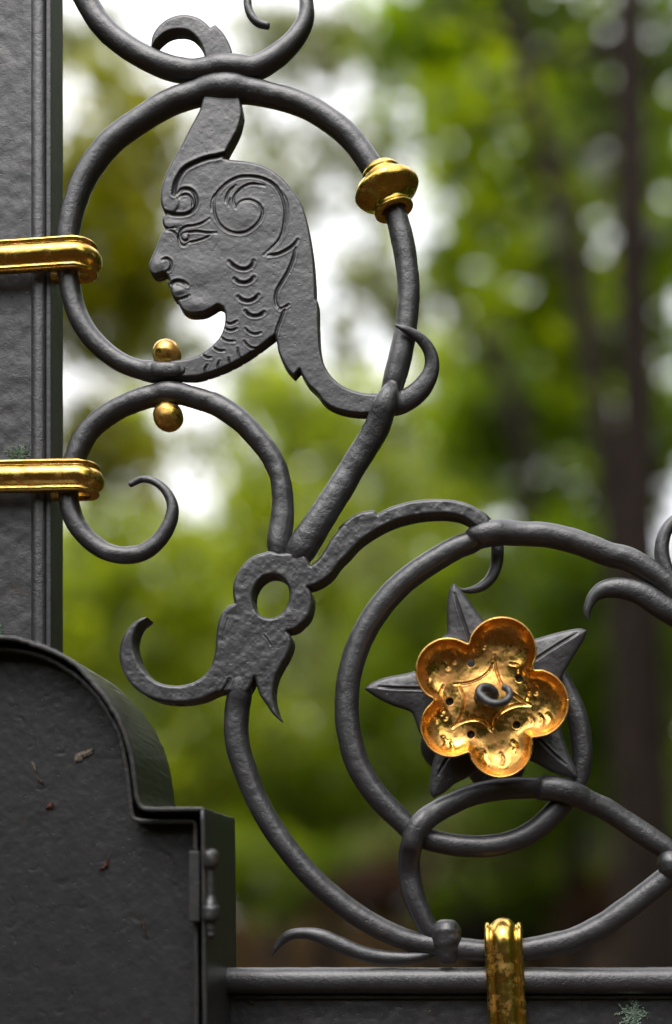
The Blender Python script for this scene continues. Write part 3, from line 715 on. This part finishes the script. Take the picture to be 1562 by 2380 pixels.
G_fl = [(st(c9, p), 2.0, 3.4) for p in (
    [(860, 505), (865, 580), (888, 655), (915, 710)], [(600, 690), (680, 683), (760, 655), (820, 610), (848, 560)], [(630, 700), (662, 770), (656, 850), (630, 920), (590, 965)],
    [(590, 965), (650, 930), (720, 915), (790, 930), (840, 990)], [(845, 970), (870, 900), (930, 850), (1010, 822), (1080, 825)], [(975, 750), (1020, 785), (1085, 822)],
    [(530, 700), (515, 740), (530, 800)], [(960, 560), (1005, 570), (1010, 610)], [(1070, 700), (1080, 740), (1060, 790)])]
for (x, y) in ((1095, 925), (1155, 918), (1205, 912), (785, 1140), (800, 1195), (985, 1085), (905, 1165), (520, 850), (545, 880), (480, 900), (540, 1055), (580, 1080), (745, 460), (790, 425), (1120, 720), (1075, 715), (430, 640), (560, 560), (600, 520)):
    G_fl.append((st(c9, [(x - 8, y - 28), (x + 10, y), (x + 2, y + 28)]), 3.2, 2.4))
flower = plate('flower', M_flower, star, fl_out, -0.0200, .001, holes=fholes, grooves=G_fl, bevel=1.5, bev_h=1.0, rough=.45, height=cup, shell=3.0, seed=61, cell=1.2)
tag(flower, 'gilded five petalled flower cup with a hole between each pair of petals')
rim_pts = [tuple(p) for p in fl_out[::3]]
rim_pts = rim_pts + rim_pts[:1]
rv = []
hh = cup(np.array([p[0] for p in rim_pts]), np.array([p[1] for p in rim_pts]), None)
rim = rod('rim', M_flower, star, [(p[0], p[1], 2.6, -20.0 - (h_ - 1) * S * 1000, 2.6) for p, h_ in zip(rim_pts, hh)], step=3, nseg=8, lump=.12, seed=5, caps=(False, False))
tag(rim, 'bright rolled edge of the golden flower')
boss = lathe('boss', M_dark, star, *c9([(792, 768)])[0], -0.0270, (0.1, 1), [(-25, .5), (-24, 8), (-18, 17), (-8, 23), (0, 25), (8, 24), (18, 17), (24, 8), (25, .5)], lump=.05, seed=6, nseg=28, ysc=.8)
hook = rod('hook', M_dark, star, c9([(835, 800, 11, -33), (855, 750, 11.5, -36), (825, 715, 11.5, -38), (780, 712, 11.5, -40), (762, 745, 11.5, -42), (790, 782, 11, -44), (830, 808, 10.5, -46), (880, 814, 10, -47), (930, 797, 9.5, -48), (955, 762, 9, -47), (945, 725, 8.5, -46), (918, 708, 8, -44)]), step=2, nseg=14, lump=.03, seed=17)
tag(hook, 'dark iron pin curled into a small hook at the flower centre')
import mathutils
back = flower.copy(); back.data = flower.data.copy(); back.name = 'rear_flower'; sc.collection.objects.link(back)
back.data.materials.clear(); back.data.materials.append(M_iron)  # same dark iron material as the plates in place of the gold
fw = Vector(P(fc[0], fc[1], -.02))
Mx = mathutils.Matrix.Translation(Vector((fw.x - .003, 0.022, fw.z - .002))) @ mathutils.Matrix.Diagonal((1.03, -1, 1.03, 1)) @ mathutils.Matrix.Translation(-Vector((fw.x, -.02, fw.z)))
back.data.transform(Mx); back.data.flip_normals()
tag(back, 'dark twin of the flower on the far side of the star')

# --- lock case
YF, YB = -0.072, 0.027
lock_front = c6([(-900, 330), (-700, 205), (-420, 118), (-200, 88), (0, 92), (100, 103), (200, 133), (330, 183), (440, 248), (520, 328), (600, 420), (670, 520), (722, 620), (762, 730), (786, 830), (801, 940), (812, 1030), (826, 1078)])
arc_ = catmull(lock_front, 4)
arc_ = [tuple(p) for p in arc_] + c6([(836, 1094), (852, 1101), (900, 1104), (1000, 1104), (1100, 1104), (1185, 1104), (1200, 1107), (1205, 1120)]) + [(c6([(1205 + (y_ - 1120) * .008, y_)])[0]) for y_ in range(1180, 3300, 70)]
arc_ = np.array(arc_)
def offset(poly, dd):
    T = np.gradient(poly, axis=0); T /= np.hypot(T[:, 0], T[:, 1])[:, None] + 1e-9
    return poly + np.stack([-T[:, 1], T[:, 0]], 1) * dd
def wall(name, mat, parent, line, t_out, t_in, ya, yb, rnd_=1.6, trace_y=None, seed=0):
    """sheet wall standing on a line drawn in the front plane"""
    ty = ya if trace_y is None else trace_y
    V = []; F = []
    k = DIST + ty
    L0 = offset(line, t_out); L1 = offset(line, t_in)
    sec = []
    r = rnd_
    w_ = t_in - t_out
    ny = 12
    secs = [(t_in, yb)] + [(t_in, yb + (ya - yb) * f) for f in np.linspace(0, 1, ny)[1:-1]] + [(t_in, ya + r * S), (t_in - r * .3, ya + r * S * .3), (t_in - r, ya), (t_out + r, ya), (t_out + r * .3, ya + r * S * .3), (t_out, ya + r * S)] + [(t_out, ya + (yb - ya) * f) for f in np.linspace(0, 1, ny)[1:-1]] + [(t_out, yb)]
    offs = [offset(line, s_[0]) for s_ in secs]
    sfac = S * (DIST + ty) / DIST
    m = len(secs)
    for i in range(len(line)):
        for j, (o_, y_) in enumerate(secs):
            px, py = offs[j][i]
            nz = mnoise.noise(Vector((i * .35 + seed, y_ * 130, j * .1))) * .0005 + mnoise.noise(Vector((i * 1.3 + seed, y_ * 60, j * .2))) * .00018
            V.append(((px - CX) * sfac + nz * .6, y_ + nz * .3, HC - (py - CZ) * sfac + nz))
    for i in range(len(line) - 1):
        for j in range(m):
            a = i * m + j; b = i * m + (j + 1) % m
            F.append((a, b, b + m, a + m))
    o = mesh_obj(name, V, F, mat, parent)
    return o
case = wall('lock_case', M_edge, gate, arc_, 0, 9.5, YF, YB, seed=1)
tag(case, 'deep box shaped lock case with an arched top and a stepped shoulder')
lip_line = np.array([tuple(p) for p in catmull(c6([(-900, 420), (-700, 296), (-420, 208), (-200, 178), (0, 182), (100, 190), (180, 205), (300, 248), (380, 298), (460, 355), (530, 425), (590, 495), (640, 580), (685, 665), (708, 745), (728, 850), (740, 930), (750, 1010), (758, 1090), (765, 1140)]), 4)] +
                    c6([(772, 1168), (790, 1182), (815, 1190), (850, 1192), (950, 1194), (1050, 1195), (1125, 1196), (1135, 1200), (1139, 1215)]) + [(c6([(1139 + (y_ - 1215) * .005, y_)])[0]) for y_ in range(1280, 3300, 70)])
lip = wall('lip', M_edge, case, lip_line, -9, 2.5, -0.0600, -0.040, rnd_=2.2, seed=7)
tag(lip, 'inner frame of the lock cover')
# the cover panel, recessed inside the arch
pl_x = [p for p in lip_line]
pan_y = -0.046
kp = (DIST - .060) / (DIST + pan_y)
poly = np.array([((p[0] - CX) * kp + CX, (p[1] - CZ) * kp + CZ) for p in offset(lip_line, -3)])
poly = np.vstack([poly, [[poly[0][0], poly[-1][1]]]])
G_lock = []
rn = random.Random(8)
for k in range(34):
    x = rn.uniform(0, 400); y = rn.uniform(1600, 2380); a = rn.uniform(0, 3.1); L = rn.uniform(6, 22)
    p = np.array([(x, y), (x + L * math.cos(a), y + L * math.sin(a)), (x + L * 1.6 * math.cos(a + .4), y + L * 1.6 * math.sin(a + .4))])
    G_lock.append((catmull([tuple(q) for q in p], 3), rn.uniform(2.5, 5), rn.uniform(.3, .9)))
cover = plate('cover_panel', M_lock, case, poly, pan_y, .003, grooves=G_lock, bevel=2, bev_h=1, rough=.4, seed=71, cell=2.2)
tag(cover, 'flat recessed cover panel of the lock case')
backp = plate('back_panel', M_lock, case, np.array([((p[0] - CX) * (DIST + YF) / (DIST + YB) + CX, (p[1] - CZ) * (DIST + YF) / (DIST + YB) + CZ) for p in np.vstack([offset(arc_, 4), [[-340, arc_[-1][1]]]])]), YB - .003, .003, rough=.3, cell=4)
# hinge
def lathe_abs(name, parent, px, dep, prof, seed, mat=M_edge):
    return lathe(name, mat, parent, px, 0, dep, (0, 1), prof, lump=.07, seed=seed, nseg=28)
pin = lathe_abs('hinge_pin', case, 491, -0.0735, [(1972, .5), (1974, 9), (1981, 17), (1992, 20), (2004, 19.5), (2013, 17.5), (2018, 12), (2022, 10), (2040, 9.5), (2062, 9.5), (2082, 10), (2092, 13), (2100, 16), (2105, 17.5), (2109, 21), (2120, 22), (2132, 22), (2139, 19), (2142, 12), (2150, 10.5), (2160, 10.5), (2166, 8.5), (2173, 9.5), (2180, 6), (2184, .5)], 3)
tag(pin, 'turned hinge pin with a ball head and a barrel')
leafp = box('hinge_leaf', M_edge, case, Xw(440, -.064), Xw(466, -.064), -0.0665, -0.060, Z(2143, -.064), Z(1978, -.064), .0012, 3)
tag(leafp, 'narrow hinge leaf beside the pin')

# ------------------------------------------------------------------ small things stuck on the iron
def lichen(px, py, y, rr, label, seed, squash=1.0):
    rn = random.Random(seed); V = []; F = []
    tips = []
    for br in range(21):
        a0 = 2 * math.pi * br / 21 + rn.uniform(-.3, .3); L_ = rr * rn.choice((.45, .7, .85, 1.0, 1.15))
        for st_ in range(9):
            q0 = (st_ + .6) / 9; sp = .34 * q0
            for sgn_ in (-1, 1): tips.append((a0 + sgn_ * sp * rn.uniform(.2, 1), q0 * L_ / rr))
    for (a, q) in tips:
        x = px + rr * q * math.cos(a); z = py + rr * q * math.sin(a) * squash
        s_ = rn.uniform(1.0, 2.1) * rr / 30; hgt = rn.uniform(2, 6) * (1 - .5 * q)
        b = len(V); m = 7
        aa = rn.uniform(0, 6)
        for i in range(m):
            t_ = 2 * math.pi * i / m; lob = 1 + .5 * math.cos(2 * t_ + aa)
            c_ = P(x + s_ * lob * math.cos(t_), z + s_ * lob * math.sin(t_), y); V.append((c_[0], y - hgt * S * .5, c_[2]))
        c_ = P(x + rn.uniform(-2, 2), z + rn.uniform(-2, 2), y); V.append((c_[0], y - hgt * S - .0005, c_[2]))
        V.append((c_[0], y, c_[2]))
        for i in range(m):
            F.append((b + i, b + (i + 1) % m, b + m)); F.append((b + (i + 1) % m, b + i, b + m + 1))
    o = mesh_obj('lichen_patch', V, F, M_lichen, None, smooth=False)
    return tag(o, label, 'lichen', 'lichen growing on the gate')
M_lichen, t_, b_ = new_mat('lichen'); co_ = objcoord(t_)
nb_ = N(t_, 'ShaderNodeTexNoise', Scale=500, Detail=3); t_.links.new(co_, nb_.inputs['Vector'])
t_.links.new(ramp(t_, nb_.outputs['Fac'], [(.35, (0.16, 0.22, 0.16)), (.65, (0.36, 0.47, 0.38))]), b_.inputs['Base Color']); b_.inputs['Roughness'].default_value = .95
lichen(43, 1054, .0035, 29, 'grey green lichen tuft on the upright bar just above the lower gilded band', 3, .8)
lichen(-6, 1466, .0035, 17, 'pale lichen speck on the upright bar above the arch of the lock case', 5)
lichen(1473, 2358, .0055, 40, 'pale green rosette of lichen on the bottom rail at the right', 9)

M_red, t_, b_ = new_mat('dry_seed'); b_.inputs['Base Color'].default_value = (0.085, 0.02, 0.010, 1); b_.inputs['Roughness'].default_value = .6
M_pap, t_, b_ = new_mat('papery_scrap'); b_.inputs['Base Color'].default_value = (0.16, 0.13, 0.10, 1); b_.inputs['Roughness'].default_value = .8
M_brn, t_, b_ = new_mat('brown_scrap'); b_.inputs['Base Color'].default_value = (0.05, 0.03, 0.02, 1); b_.inputs['Roughness'].default_value = .8
def scrap(name, mat, pts, y, label, cat, seed, group='dry scraps stuck to the iron'):
    """a small crumpled fragment following a stroke: (x, y, half width)"""
    A = catmull(pts, 2.0); rn = random.Random(seed); V = []; F = []
    T = np.gradient(A[:, :2], axis=0); T /= np.hypot(T[:, 0], T[:, 1])[:, None] + 1e-9
    n = len(A)
    for i in range(n):
        for j, s_ in enumerate((-1, 0, 1)):
            ww = A[i, 2] * (1 + .35 * (rn.random() - .5)) * s_
            c_ = P(A[i, 0] - T[i, 1] * ww, A[i, 1] + T[i, 0] * ww, y)
            V.append((c_[0], y - (.0011 if s_ == 0 else .0003) - rn.random() * .0007, c_[2]))
    for i in range(n):
        for j in range(3): v = V[i * 3 + j]; V.append((v[0], v[1] + .0004, v[2]))
    m = 3 * n
    for i in range(n - 1):
        for j in range(2):
            a = i * 3 + j; F.append((a, a + 1, a + 4, a + 3)); F.append((a + m, a + 3 + m, a + 4 + m, a + 1 + m))
        F.append((i * 3, i * 3 + 3, i * 3 + 3 + m, i * 3 + m)); F.append((i * 3 + 2, i * 3 + 2 + m, i * 3 + 5 + m, i * 3 + 5))
    F.append((0, m, m + 1, 1)); F.append((1, m + 1, m + 2, 2)); e = (n - 1) * 3
    F.append((e, e + 1, e + 1 + m, e + m)); F.append((e + 1, e + 2, e + 2 + m, e + 1 + m))
    o = mesh_obj(name, V, F, mat, None, smooth=False)
    return tag(o, label, cat, group)
ly = pan_y - .0004
scrap('bark_scrap', M_pap, c6([(446, 835, 1.5), (460, 815, 9), (480, 798, 7), (510, 790, 6.5), (535, 775, 6), (549, 763, 1)]), ly, 'largest scrap, pale and papery, high on the lock cover', 'debris', 1)
scrap('dry_bud', M_red, c6([(268, 1113, 1), (285, 1106, 3.5), (300, 1095, 6), (311, 1078, 1)]), ly, 'small reddish bud at the lower end of the cobweb thread on the lock cover', 'debris', 2)
scrap('dry_bud', M_brn, c6([(218, 930, 1), (230, 942, 4.5), (244, 955, 4), (253, 970, 1)]), ly, 'brown bud halfway along the thread on the lock cover', 'debris', 3)
scrap('dry_bud', M_pap, c6([(188, 835, 1), (195, 855, 3.5), (203, 872, 3), (212, 893, 1)]), ly, 'pale bud at the top of the thread on the lock cover', 'debris', 4)
scrap('dry_bud', M_red, c6([(580, 1467, 1), (605, 1465, 2), (622, 1450, 4.5), (633, 1425, 3), (637, 1408, 1)]), ly, 'curved red bud hanging in the middle of the lock cover', 'debris', 5)
scrap('bark_scrap', M_brn, c6([(822, 1730, 1), (832, 1770, 2.5), (848, 1820, 3), (862, 1868, 1)]), ly, 'thin dark sliver low on the right of the lock cover', 'debris', 6)
scrap('bark_scrap', M_brn, c7([(140, 712, 2), (152, 725, 8), (163, 742, 8), (172, 752, 2)]), .0052, 'rust brown flake on the bottom rail beside the lock case', 'debris', 7)
M_silk, t_, b_ = new_mat('spider_silk'); b_.inputs['Base Color'].default_value = (0.12, 0.11, 0.1, 1); b_.inputs['Roughness'].default_value = .6
th1 = rod('cobweb_thread', M_silk, None, c6([(190, 880, .25, -46.5), (210, 915, .25, -46.5), (235, 950, .25, -46.6), (270, 1030, .25, -46.5), (292, 1085, .25, -46.5)]), step=6, nseg=5, lump=0)
tag(th1, 'cobweb thread strung with buds on the left of the lock cover', 'cobweb', 'cobweb threads on the lock cover')
th2 = rod('cobweb_thread', M_silk, None, c6([(652, 1330, .6, -46.5), (655, 1360, .3, -46.5), (640, 1395, .6, -46.5), (632, 1420, .25, -46.5)]), step=4, nseg=5, lump=0)
tag(th2, 'short cobweb thread above the curved red bud on the lock cover', 'cobweb', 'cobweb threads on the lock cover')

# ------------------------------------------------------------------ trees behind the gate
L_dark = leafmat('leaf_dark', (0.035, 0.062, 0.001), (0.26, 0.46, 0.001))
L_mid = leafmat('leaf_mid', (0.06, 0.095, 0.004), (0.45, 0.68, 0.006))
L_lite = leafmat('leaf_light', (0.11, 0.15, 0.012), (0.66, 0.9, 0.04))
L_olive = leafmat('leaf_olive', (0.08, 0.095, 0.001), (0.46, 0.54, 0.001))
L_pale = leafmat('leaf_pale', (0.09, 0.12, 0.05), (0.36, 0.46, 0.14))
L_red = leafmat('leaf_red', (0.045, 0.02, 0.006), (0.12, 0.045, 0.01))

DENS = 0.85
def crown(name, mat, parent, clumps, Y, leaf=.11, seed=0):
    """clumps: (px, py, rx, ry, n) centred at distance Y; a real volume of leaf faces gathered in sprays"""
    rg = np.random.default_rng(seed)
    u = S * (DIST + Y) / DIST; leaf *= 1.2
    C = []
    for (px, py, rx, ry, n) in clumps:
        tau = n / (rx * ry) * 36 * DENS; n = int(tau * math.pi * rx * ry * u * u / (leaf * leaf * .17)) + 20
        ns_ = max(8, n // 9)
        v = rg.normal(size=(ns_, 3)); v /= np.linalg.norm(v, axis=1)[:, None]; v *= rg.random((ns_, 1)) ** (1 / 2.4)
        sp = v * np.array([rx * u, max(.7, (rx + ry) / 2 * u), ry * u]) + np.array([(px - CX) * u, Y, HC - (py - CZ) * u])
        idx = rg.integers(0, ns_, n)
        off = rg.normal(size=(n, 3)) * np.array([.15, .15, .10]) * (1 + .5 * rg.random((n, 1)))
        C.append(sp[idx] + off)
    C = np.vstack(C); C = C[C[:, 2] > .03]
    n = len(C)
    a = rg.normal(size=(n, 3)); a[:, 2] *= .6; a /= np.linalg.norm(a, axis=1)[:, None]
    b = rg.normal(size=(n, 3)); b -= (b * a).sum(1)[:, None] * a; b /= np.linalg.norm(b, axis=1)[:, None]
    s_ = leaf * (.6 + .8 * rg.random((n, 1)))
    nn = np.cross(a, b)
    p0 = C - a * s_ * .5; p2 = C + a * s_ * .5; p1 = C + b * s_ * .32 + nn * s_ * .08; p3 = C - b * s_ * .32 + nn * s_ * .08
    V = np.stack([p0, p1, p2, p3], 1).reshape(-1, 3)
    F = np.arange(4 * n).reshape(n, 4)
    o = mesh_obj(name, V, F, mat, parent, smooth=False)
    at = o.data.attributes.new('shade', 'FLOAT', 'FACE'); at.data.foreach_set('value', rg.random(n).astype(np.float32))
    return o

def limb3(V, F, pts, n=10):
    base = len(V); m = len(pts)
    for i, (p, r_) in enumerate(pts):
        p = Vector(p)
        d_ = (Vector(pts[min(i + 1, m - 1)][0]) - Vector(pts[max(i - 1, 0)][0])).normalized()
        x_ = d_.orthogonal().normalized() if abs(d_.z) < .9 else Vector((1, 0, 0)); x_ = (x_ - d_ * x_.dot(d_)).normalized(); y_ = d_.cross(x_)
        for j in range(n):
            t_ = 2 * math.pi * j / n
            rr = r_ * (1 + .12 * mnoise.noise(Vector((p.z * 2, math.cos(t_) * 1.5, math.sin(t_) * 1.5))))
            V.append(tuple(p + x_ * math.cos(t_) * rr + y_ * math.sin(t_) * rr))
    for i in range(m - 1):
        for j in range(n):
            a = base + i * n + j; b = base + i * n + (j + 1) % n
            F.append((a, b, b + n, a + n))

def tree(label, Y, trunk, clumps, mat, leaf=.11, seed=0, cat='tree', name='broadleaf_tree', cyo=0.0, limbs=True, group='trees behind the gate'):
    """trunk: list (px, py, radius m) from the ground up"""
    u = S * (DIST + Y) / DIST
    W_ = lambda px, py, dy=0: ((px - CX) * u, Y + dy, HC - (py - CZ) * u)
    root = bpy.data.objects.new(name, None)
    root.location = ((trunk[0][0] - CX) * u, Y, 0); link(root); bpy.context.view_layer.update()
    tag(root, label, cat, group)
    V = []; F = []
    gy = CZ + HC / u
    tp = [((trunk[0][0] - CX) * u, Y, -.1)]
    pts = [(tp[0], trunk[0][2] * 1.35)]
    A = catmull([(trunk[0][0], gy - 4, trunk[0][2] * 1.2)] + [t for t in trunk[1:]], 60) if len(trunk) > 1 else []
    for p in A: pts.append((W_(p[0], p[1]), p[2]))
    limb3(V, F, pts, 16)
    rn = random.Random(seed)
    if limbs:
        for (px, py, rx, ry, n) in clumps:
            cand = [q for q in pts[2:] if q[0][2] < W_(px, py)[2] + .3] or pts[-2:]
            q = min(cand, key=lambda q: (Vector(q[0]) - Vector(W_(px, py))).length)
            e = Vector(W_(px + rn.uniform(-.3, .3) * rx, py - .3 * ry, rn.uniform(-.5, .5)))
            s_ = Vector(q[0]); mid = (s_ + e) / 2 + Vector((0, 0, -.12 * (e - s_).length))
            r0 = min(q[1] * .5, .07)
            limb3(V, F, [(tuple(s_), r0), (tuple(mid), r0 * .65), (tuple(e), r0 * .25)], 7)
    mesh_obj('trunk', V, F, M_bark, root)
    crown('crown', mat, root, clumps, Y + cyo, leaf, seed)
    return root

TREES = [
 ('olive green leafy tree showing inside the head ring on the left', 11, [(60, 0, .12), (40, 1200, .10), (90, 600, .07), (160, 300, .03)],
  [(310, 310, 120, 90, 1500), (230, 470, 130, 130, 2900), (300, 610, 120, 120, 2700), (220, 740, 120, 90, 1700), (400, 390, 70, 60, 420), (250, 1000, 120, 80, 800), (60, 560, 200, 200, 3500), (240, 1090, 110, 90, 900)], L_olive, .13),
 ('tree with a thick brown trunk standing near the right edge', 10, [(1545, 0, .22), (1525, 2000, .20), (1495, 1500, .18), (1478, 800, .16), (1465, 300, .15), (1466, -200, .13)],
  [(1000, 110, 150, 130, 1700), (1180, 70, 130, 120, 1400), (1340, 30, 100, 80, 400), (1330, 250, 90, 90, 420), (1545, 200, 70, 180, 900), (1010, 330, 110, 90, 480), (1560, 620, 60, 160, 500), (1400, -230, 420, 150, 5000), (1500, -520, 700, 200, 3500), (1540, 1050, 60, 180, 900)], L_dark, .24),  # clumps above the view are extra canopy, added to shade the trees
 ('tree with a slim dark trunk leaning left in front of the thick trunk', 9, [(1470, 0, .12), (1445, 1400, .11), (1395, 950, .10), (1335, 620, .085), (1265, 330, .075), (1205, 90, .065), (1170, -150, .05)],
  [(1090, 290, 110, 90, 480), (1250, 420, 120, 90, 500), (1390, 500, 90, 120, 600), (1140, 200, 120, 80, 500), (1200, 640, 110, 90, 700), (1300, 760, 120, 110, 1300), (1080, 520, 130, 120, 900)], L_mid, .26),
 ('dark bushy tree whose branch reaches left at the centre of the picture', 17, [(1250, 0, .17), (1240, 1300, .13), (1180, 900, .12), (1080, 750, .10), (1010, 660, .08), (970, 600, .04)],
  [(1160, 800, 130, 110, 1700), (1270, 950, 160, 130, 2400), (1130, 1010, 110, 130, 1700), (1330, 1150, 130, 150, 2200), (1100, 690, 80, 50, 380)], L_dark, .24),
 ('bright yellow green tree lit through its leaves at the centre', 24, [(760, 0, .2), (770, 1500, .15), (800, 1100, .1)],
  [(700, 1000, 120, 80, 1100), (840, 1080, 160, 100, 1700), (960, 980, 90, 90, 600), (630, 1140, 100, 100, 900), (1010, 1180, 120, 120, 1500), (780, 1270, 200, 140, 3200), (560, 1290, 110, 100, 1100), (1040, 860, 80, 90, 620), (640, 930, 110, 80, 700), (820, 950, 90, 80, 500), (570, 1120, 60, 110, 420), (330, 1010, 70, 90, 500)], L_lite, .24),
 ('light green bush low on the left behind the lock case', 19, [(420, 0, .14), (420, 1700, .1), (430, 1500, .06)],
  [(450, 1480, 140, 140, 2600), (560, 1680, 170, 150, 3200), (300, 1370, 130, 70, 900), (430, 1850, 130, 120, 1700), (200, 1450, 160, 180, 2800), (230, 1230, 110, 90, 900), (430, 1280, 120, 60, 700)], L_lite, .2),
 ('mid green tree seen through the flower ring', 20, [(1000, 0, .18), (1010, 1800, .14), (1020, 1500, .08)],
  [(950, 1400, 150, 120, 2000), (870, 1600, 170, 130, 2200), (1010, 1740, 170, 130, 2200), (1180, 1340, 130, 110, 1800), (780, 1800, 160, 130, 2200), (700, 1900, 150, 120, 1900)], L_mid, .15),
 ('shadowy tree between the flower ring and the thick trunk', 15, [(1330, 0, .16), (1335, 1700, .12), (1330, 1300, .07)],
  [(1330, 1350, 130, 130, 1900), (1300, 1560, 140, 140, 2200), (1400, 1750, 140, 150, 2300), (1250, 1870, 150, 120, 2200), (1560, 1500, 70, 220, 1500)], L_dark, .13),
 ('pale green sapling low at the centre above the bottom rail', 16, [(1090, 0, .07), (1085, 1950, .05), (1080, 1850, .03)],
  [(1080, 1920, 120, 60, 700), (960, 1980, 110, 60, 700), (1220, 2000, 110, 50, 550), (720, 1560, 60, 110, 350), (1090, 1560, 60, 90, 300), (860, 1300, 80, 60, 260)], L_pale, .13),
 ('tall tree far back on the right whose foliage lets spots of sky through', 31, [(1380, 0, .3), (1385, 1200, .25), (1360, 500, .15)],
  [(1100, 150, 180, 170, 2090), (1360, 200, 180, 200, 2530), (1560, 450, 140, 260, 2310), (1200, 470, 170, 160, 1870), (1370, 650, 170, 180, 2420), (1250, 900, 180, 170, 2530), (1500, 900, 150, 240, 2750), (1120, 1060, 130, 130, 1430), (950, 60, 90, 80, 495)], L_dark, .40),
 ('thin high tree with open foliage left of the gilded collar', 28, [(640, 0, .2), (650, 1200, .14), (660, 700, .08), (640, 300, .04)],
  [(640, 430, 110, 90, 350), (620, 110, 130, 90, 700), (770, 330, 90, 90, 260), (880, 640, 90, 130, 520), (800, 150, 110, 130, 800), (500, 1010, 60, 40, 90), (300, 790, 150, 90, 800), (190, 110, 90, 110, 550), (980, 740, 80, 120, 600), (370, 1190, 90, 60, 350), (620, 860, 120, 80, 500), (440, 830, 100, 60, 300), (880, 380, 90, 120, 450), (700, 520, 110, 110, 260), (810, 720, 90, 150, 320), (620, 300, 90, 60, 150), (470, 1060, 60, 60, 60), (240, 60, 90, 60, 150)], L_pale, .3),
]
for i, (lab, Y, tr, cl, mt, lf) in enumerate(TREES):
    tree(lab, Y, tr, cl, mt, lf, seed=100 + i, cyo=(1.6 if i in (1, 2, 3) else 0.0))
# low undergrowth just above the ground, far away
rn = random.Random(77)
SH = [(560, 2010, 150, 70, 16, L_mid, 'rounded green shrub beside the lock case'), (760, 2040, 140, 60, 18, L_dark, 'dark shrub at the left foot of the long scroll'), (900, 2060, 90, 50, 15, L_red, 'reddish brown shrub above the curled leaf'),
      (1130, 2080, 160, 50, 18, L_dark, 'dark green shrub above the knot'), (1330, 2070, 130, 50, 16, L_dark, 'dark shrub right of the upright gilded band'), (1470, 2090, 110, 50, 15, L_red, 'reddish shrub in the bottom right corner'), (1560, 1980, 90, 90, 17, L_dark, 'dark shrub at the foot of the thick trunk')]
for k, (px, py, rx, ry, Y, mt, lab) in enumerate(SH):
    tree(lab, Y, [(px, 0, .04), (px, 2080, .03), (px, py, .02)], [(px, py, rx, ry, rx * ry * .17), (px - rx * .5, py + ry * .7, rx, ry * .7, rx * ry * .13)], mt, .13, seed=300 + k, cat='shrub', name='shrub', group='shrubs behind the gate')
# a far-off wood that reads as one mass
far = []
for x in range(-600, 2400, 190):
    far.append((x, 1580 + rn.uniform(-60, 60), 190, 330, 7500)); far.append((x + 90, 1960, 180, 190, 4500))
rg_ = random.Random(5)
back_c = []
def screen(name, x0, x1, y0, y1, zlo, zhi, n, sd):  # block of loose leaf faces, added out of view to hold back sky light
    rg = np.random.default_rng(sd)
    C = np.stack([rg.uniform(x0, x1, n), rg.uniform(y0, y1, n), zlo + (zhi - zlo) * rg.random(n) ** .85], 1)
    C[:, 2] += 1.6 * np.sin(C[:, 0] * .5 + sd) * (C[:, 2] / zhi)
    C = C[C[:, 2] > .1]; n = len(C)
    a = rg.normal(size=(n, 3)); a /= np.linalg.norm(a, axis=1)[:, None]
    b = rg.normal(size=(n, 3)); b -= (b * a).sum(1)[:, None] * a; b /= np.linalg.norm(b, axis=1)[:, None]
    s_ = .55
    V = np.stack([C - a * s_, C + b * s_ * .6, C + a * s_, C - b * s_ * .6], 1).reshape(-1, 3)
    o = mesh_obj(name, V, np.arange(4 * n).reshape(n, 4), L_dark, None, smooth=False)
    at = o.data.attributes.new('shade', 'FLOAT', 'FACE'); at.data.foreach_set('value', rg.random(n).astype(np.float32))
    return o
for nm, x0, x1, y0, y1, zh, n_, sd_, lab_ in (('unseen_wood_behind_viewer', -22, 22, -16, -11, 6.2, 15000, 1, 'unseen wood behind the viewer, added to darken the low sky'),  # out of view, added to keep low sky off the iron
        ('unseen_wood_back_right', 3.2, 20, 9, 16, 12, 12000, 4, 'unseen wood right of the trees in view, added to darken reflections'), ('unseen_wood_back_left', -22, -6.5, 9, 16, 9, 9000, 5, 'unseen wood left of the trees in view, added to darken reflections'),  # added past the frame edges to darken grazing reflections on the iron
        ('unseen_wood_left', -14, -9, -10, 8, 9, 8000, 2, 'unseen wood left of the gate, added to cut side light'), ('unseen_wood_right', 6.5, 11, -8, 7, 12, 9000, 3, 'unseen wood right of the gate, added to darken right-hand faces')):  # added beside the gate, out of view, to cut light from the sides
    tag(screen(nm, x0, x1, y0, y1, 0, zh, n_, sd_), lab_, None, None, 'stuff')
wood = crown('far_wood', L_mid, None, far, 46, .5, 900)
tag(wood, 'distant wood closing the view behind all the trees', None, None, 'stuff')
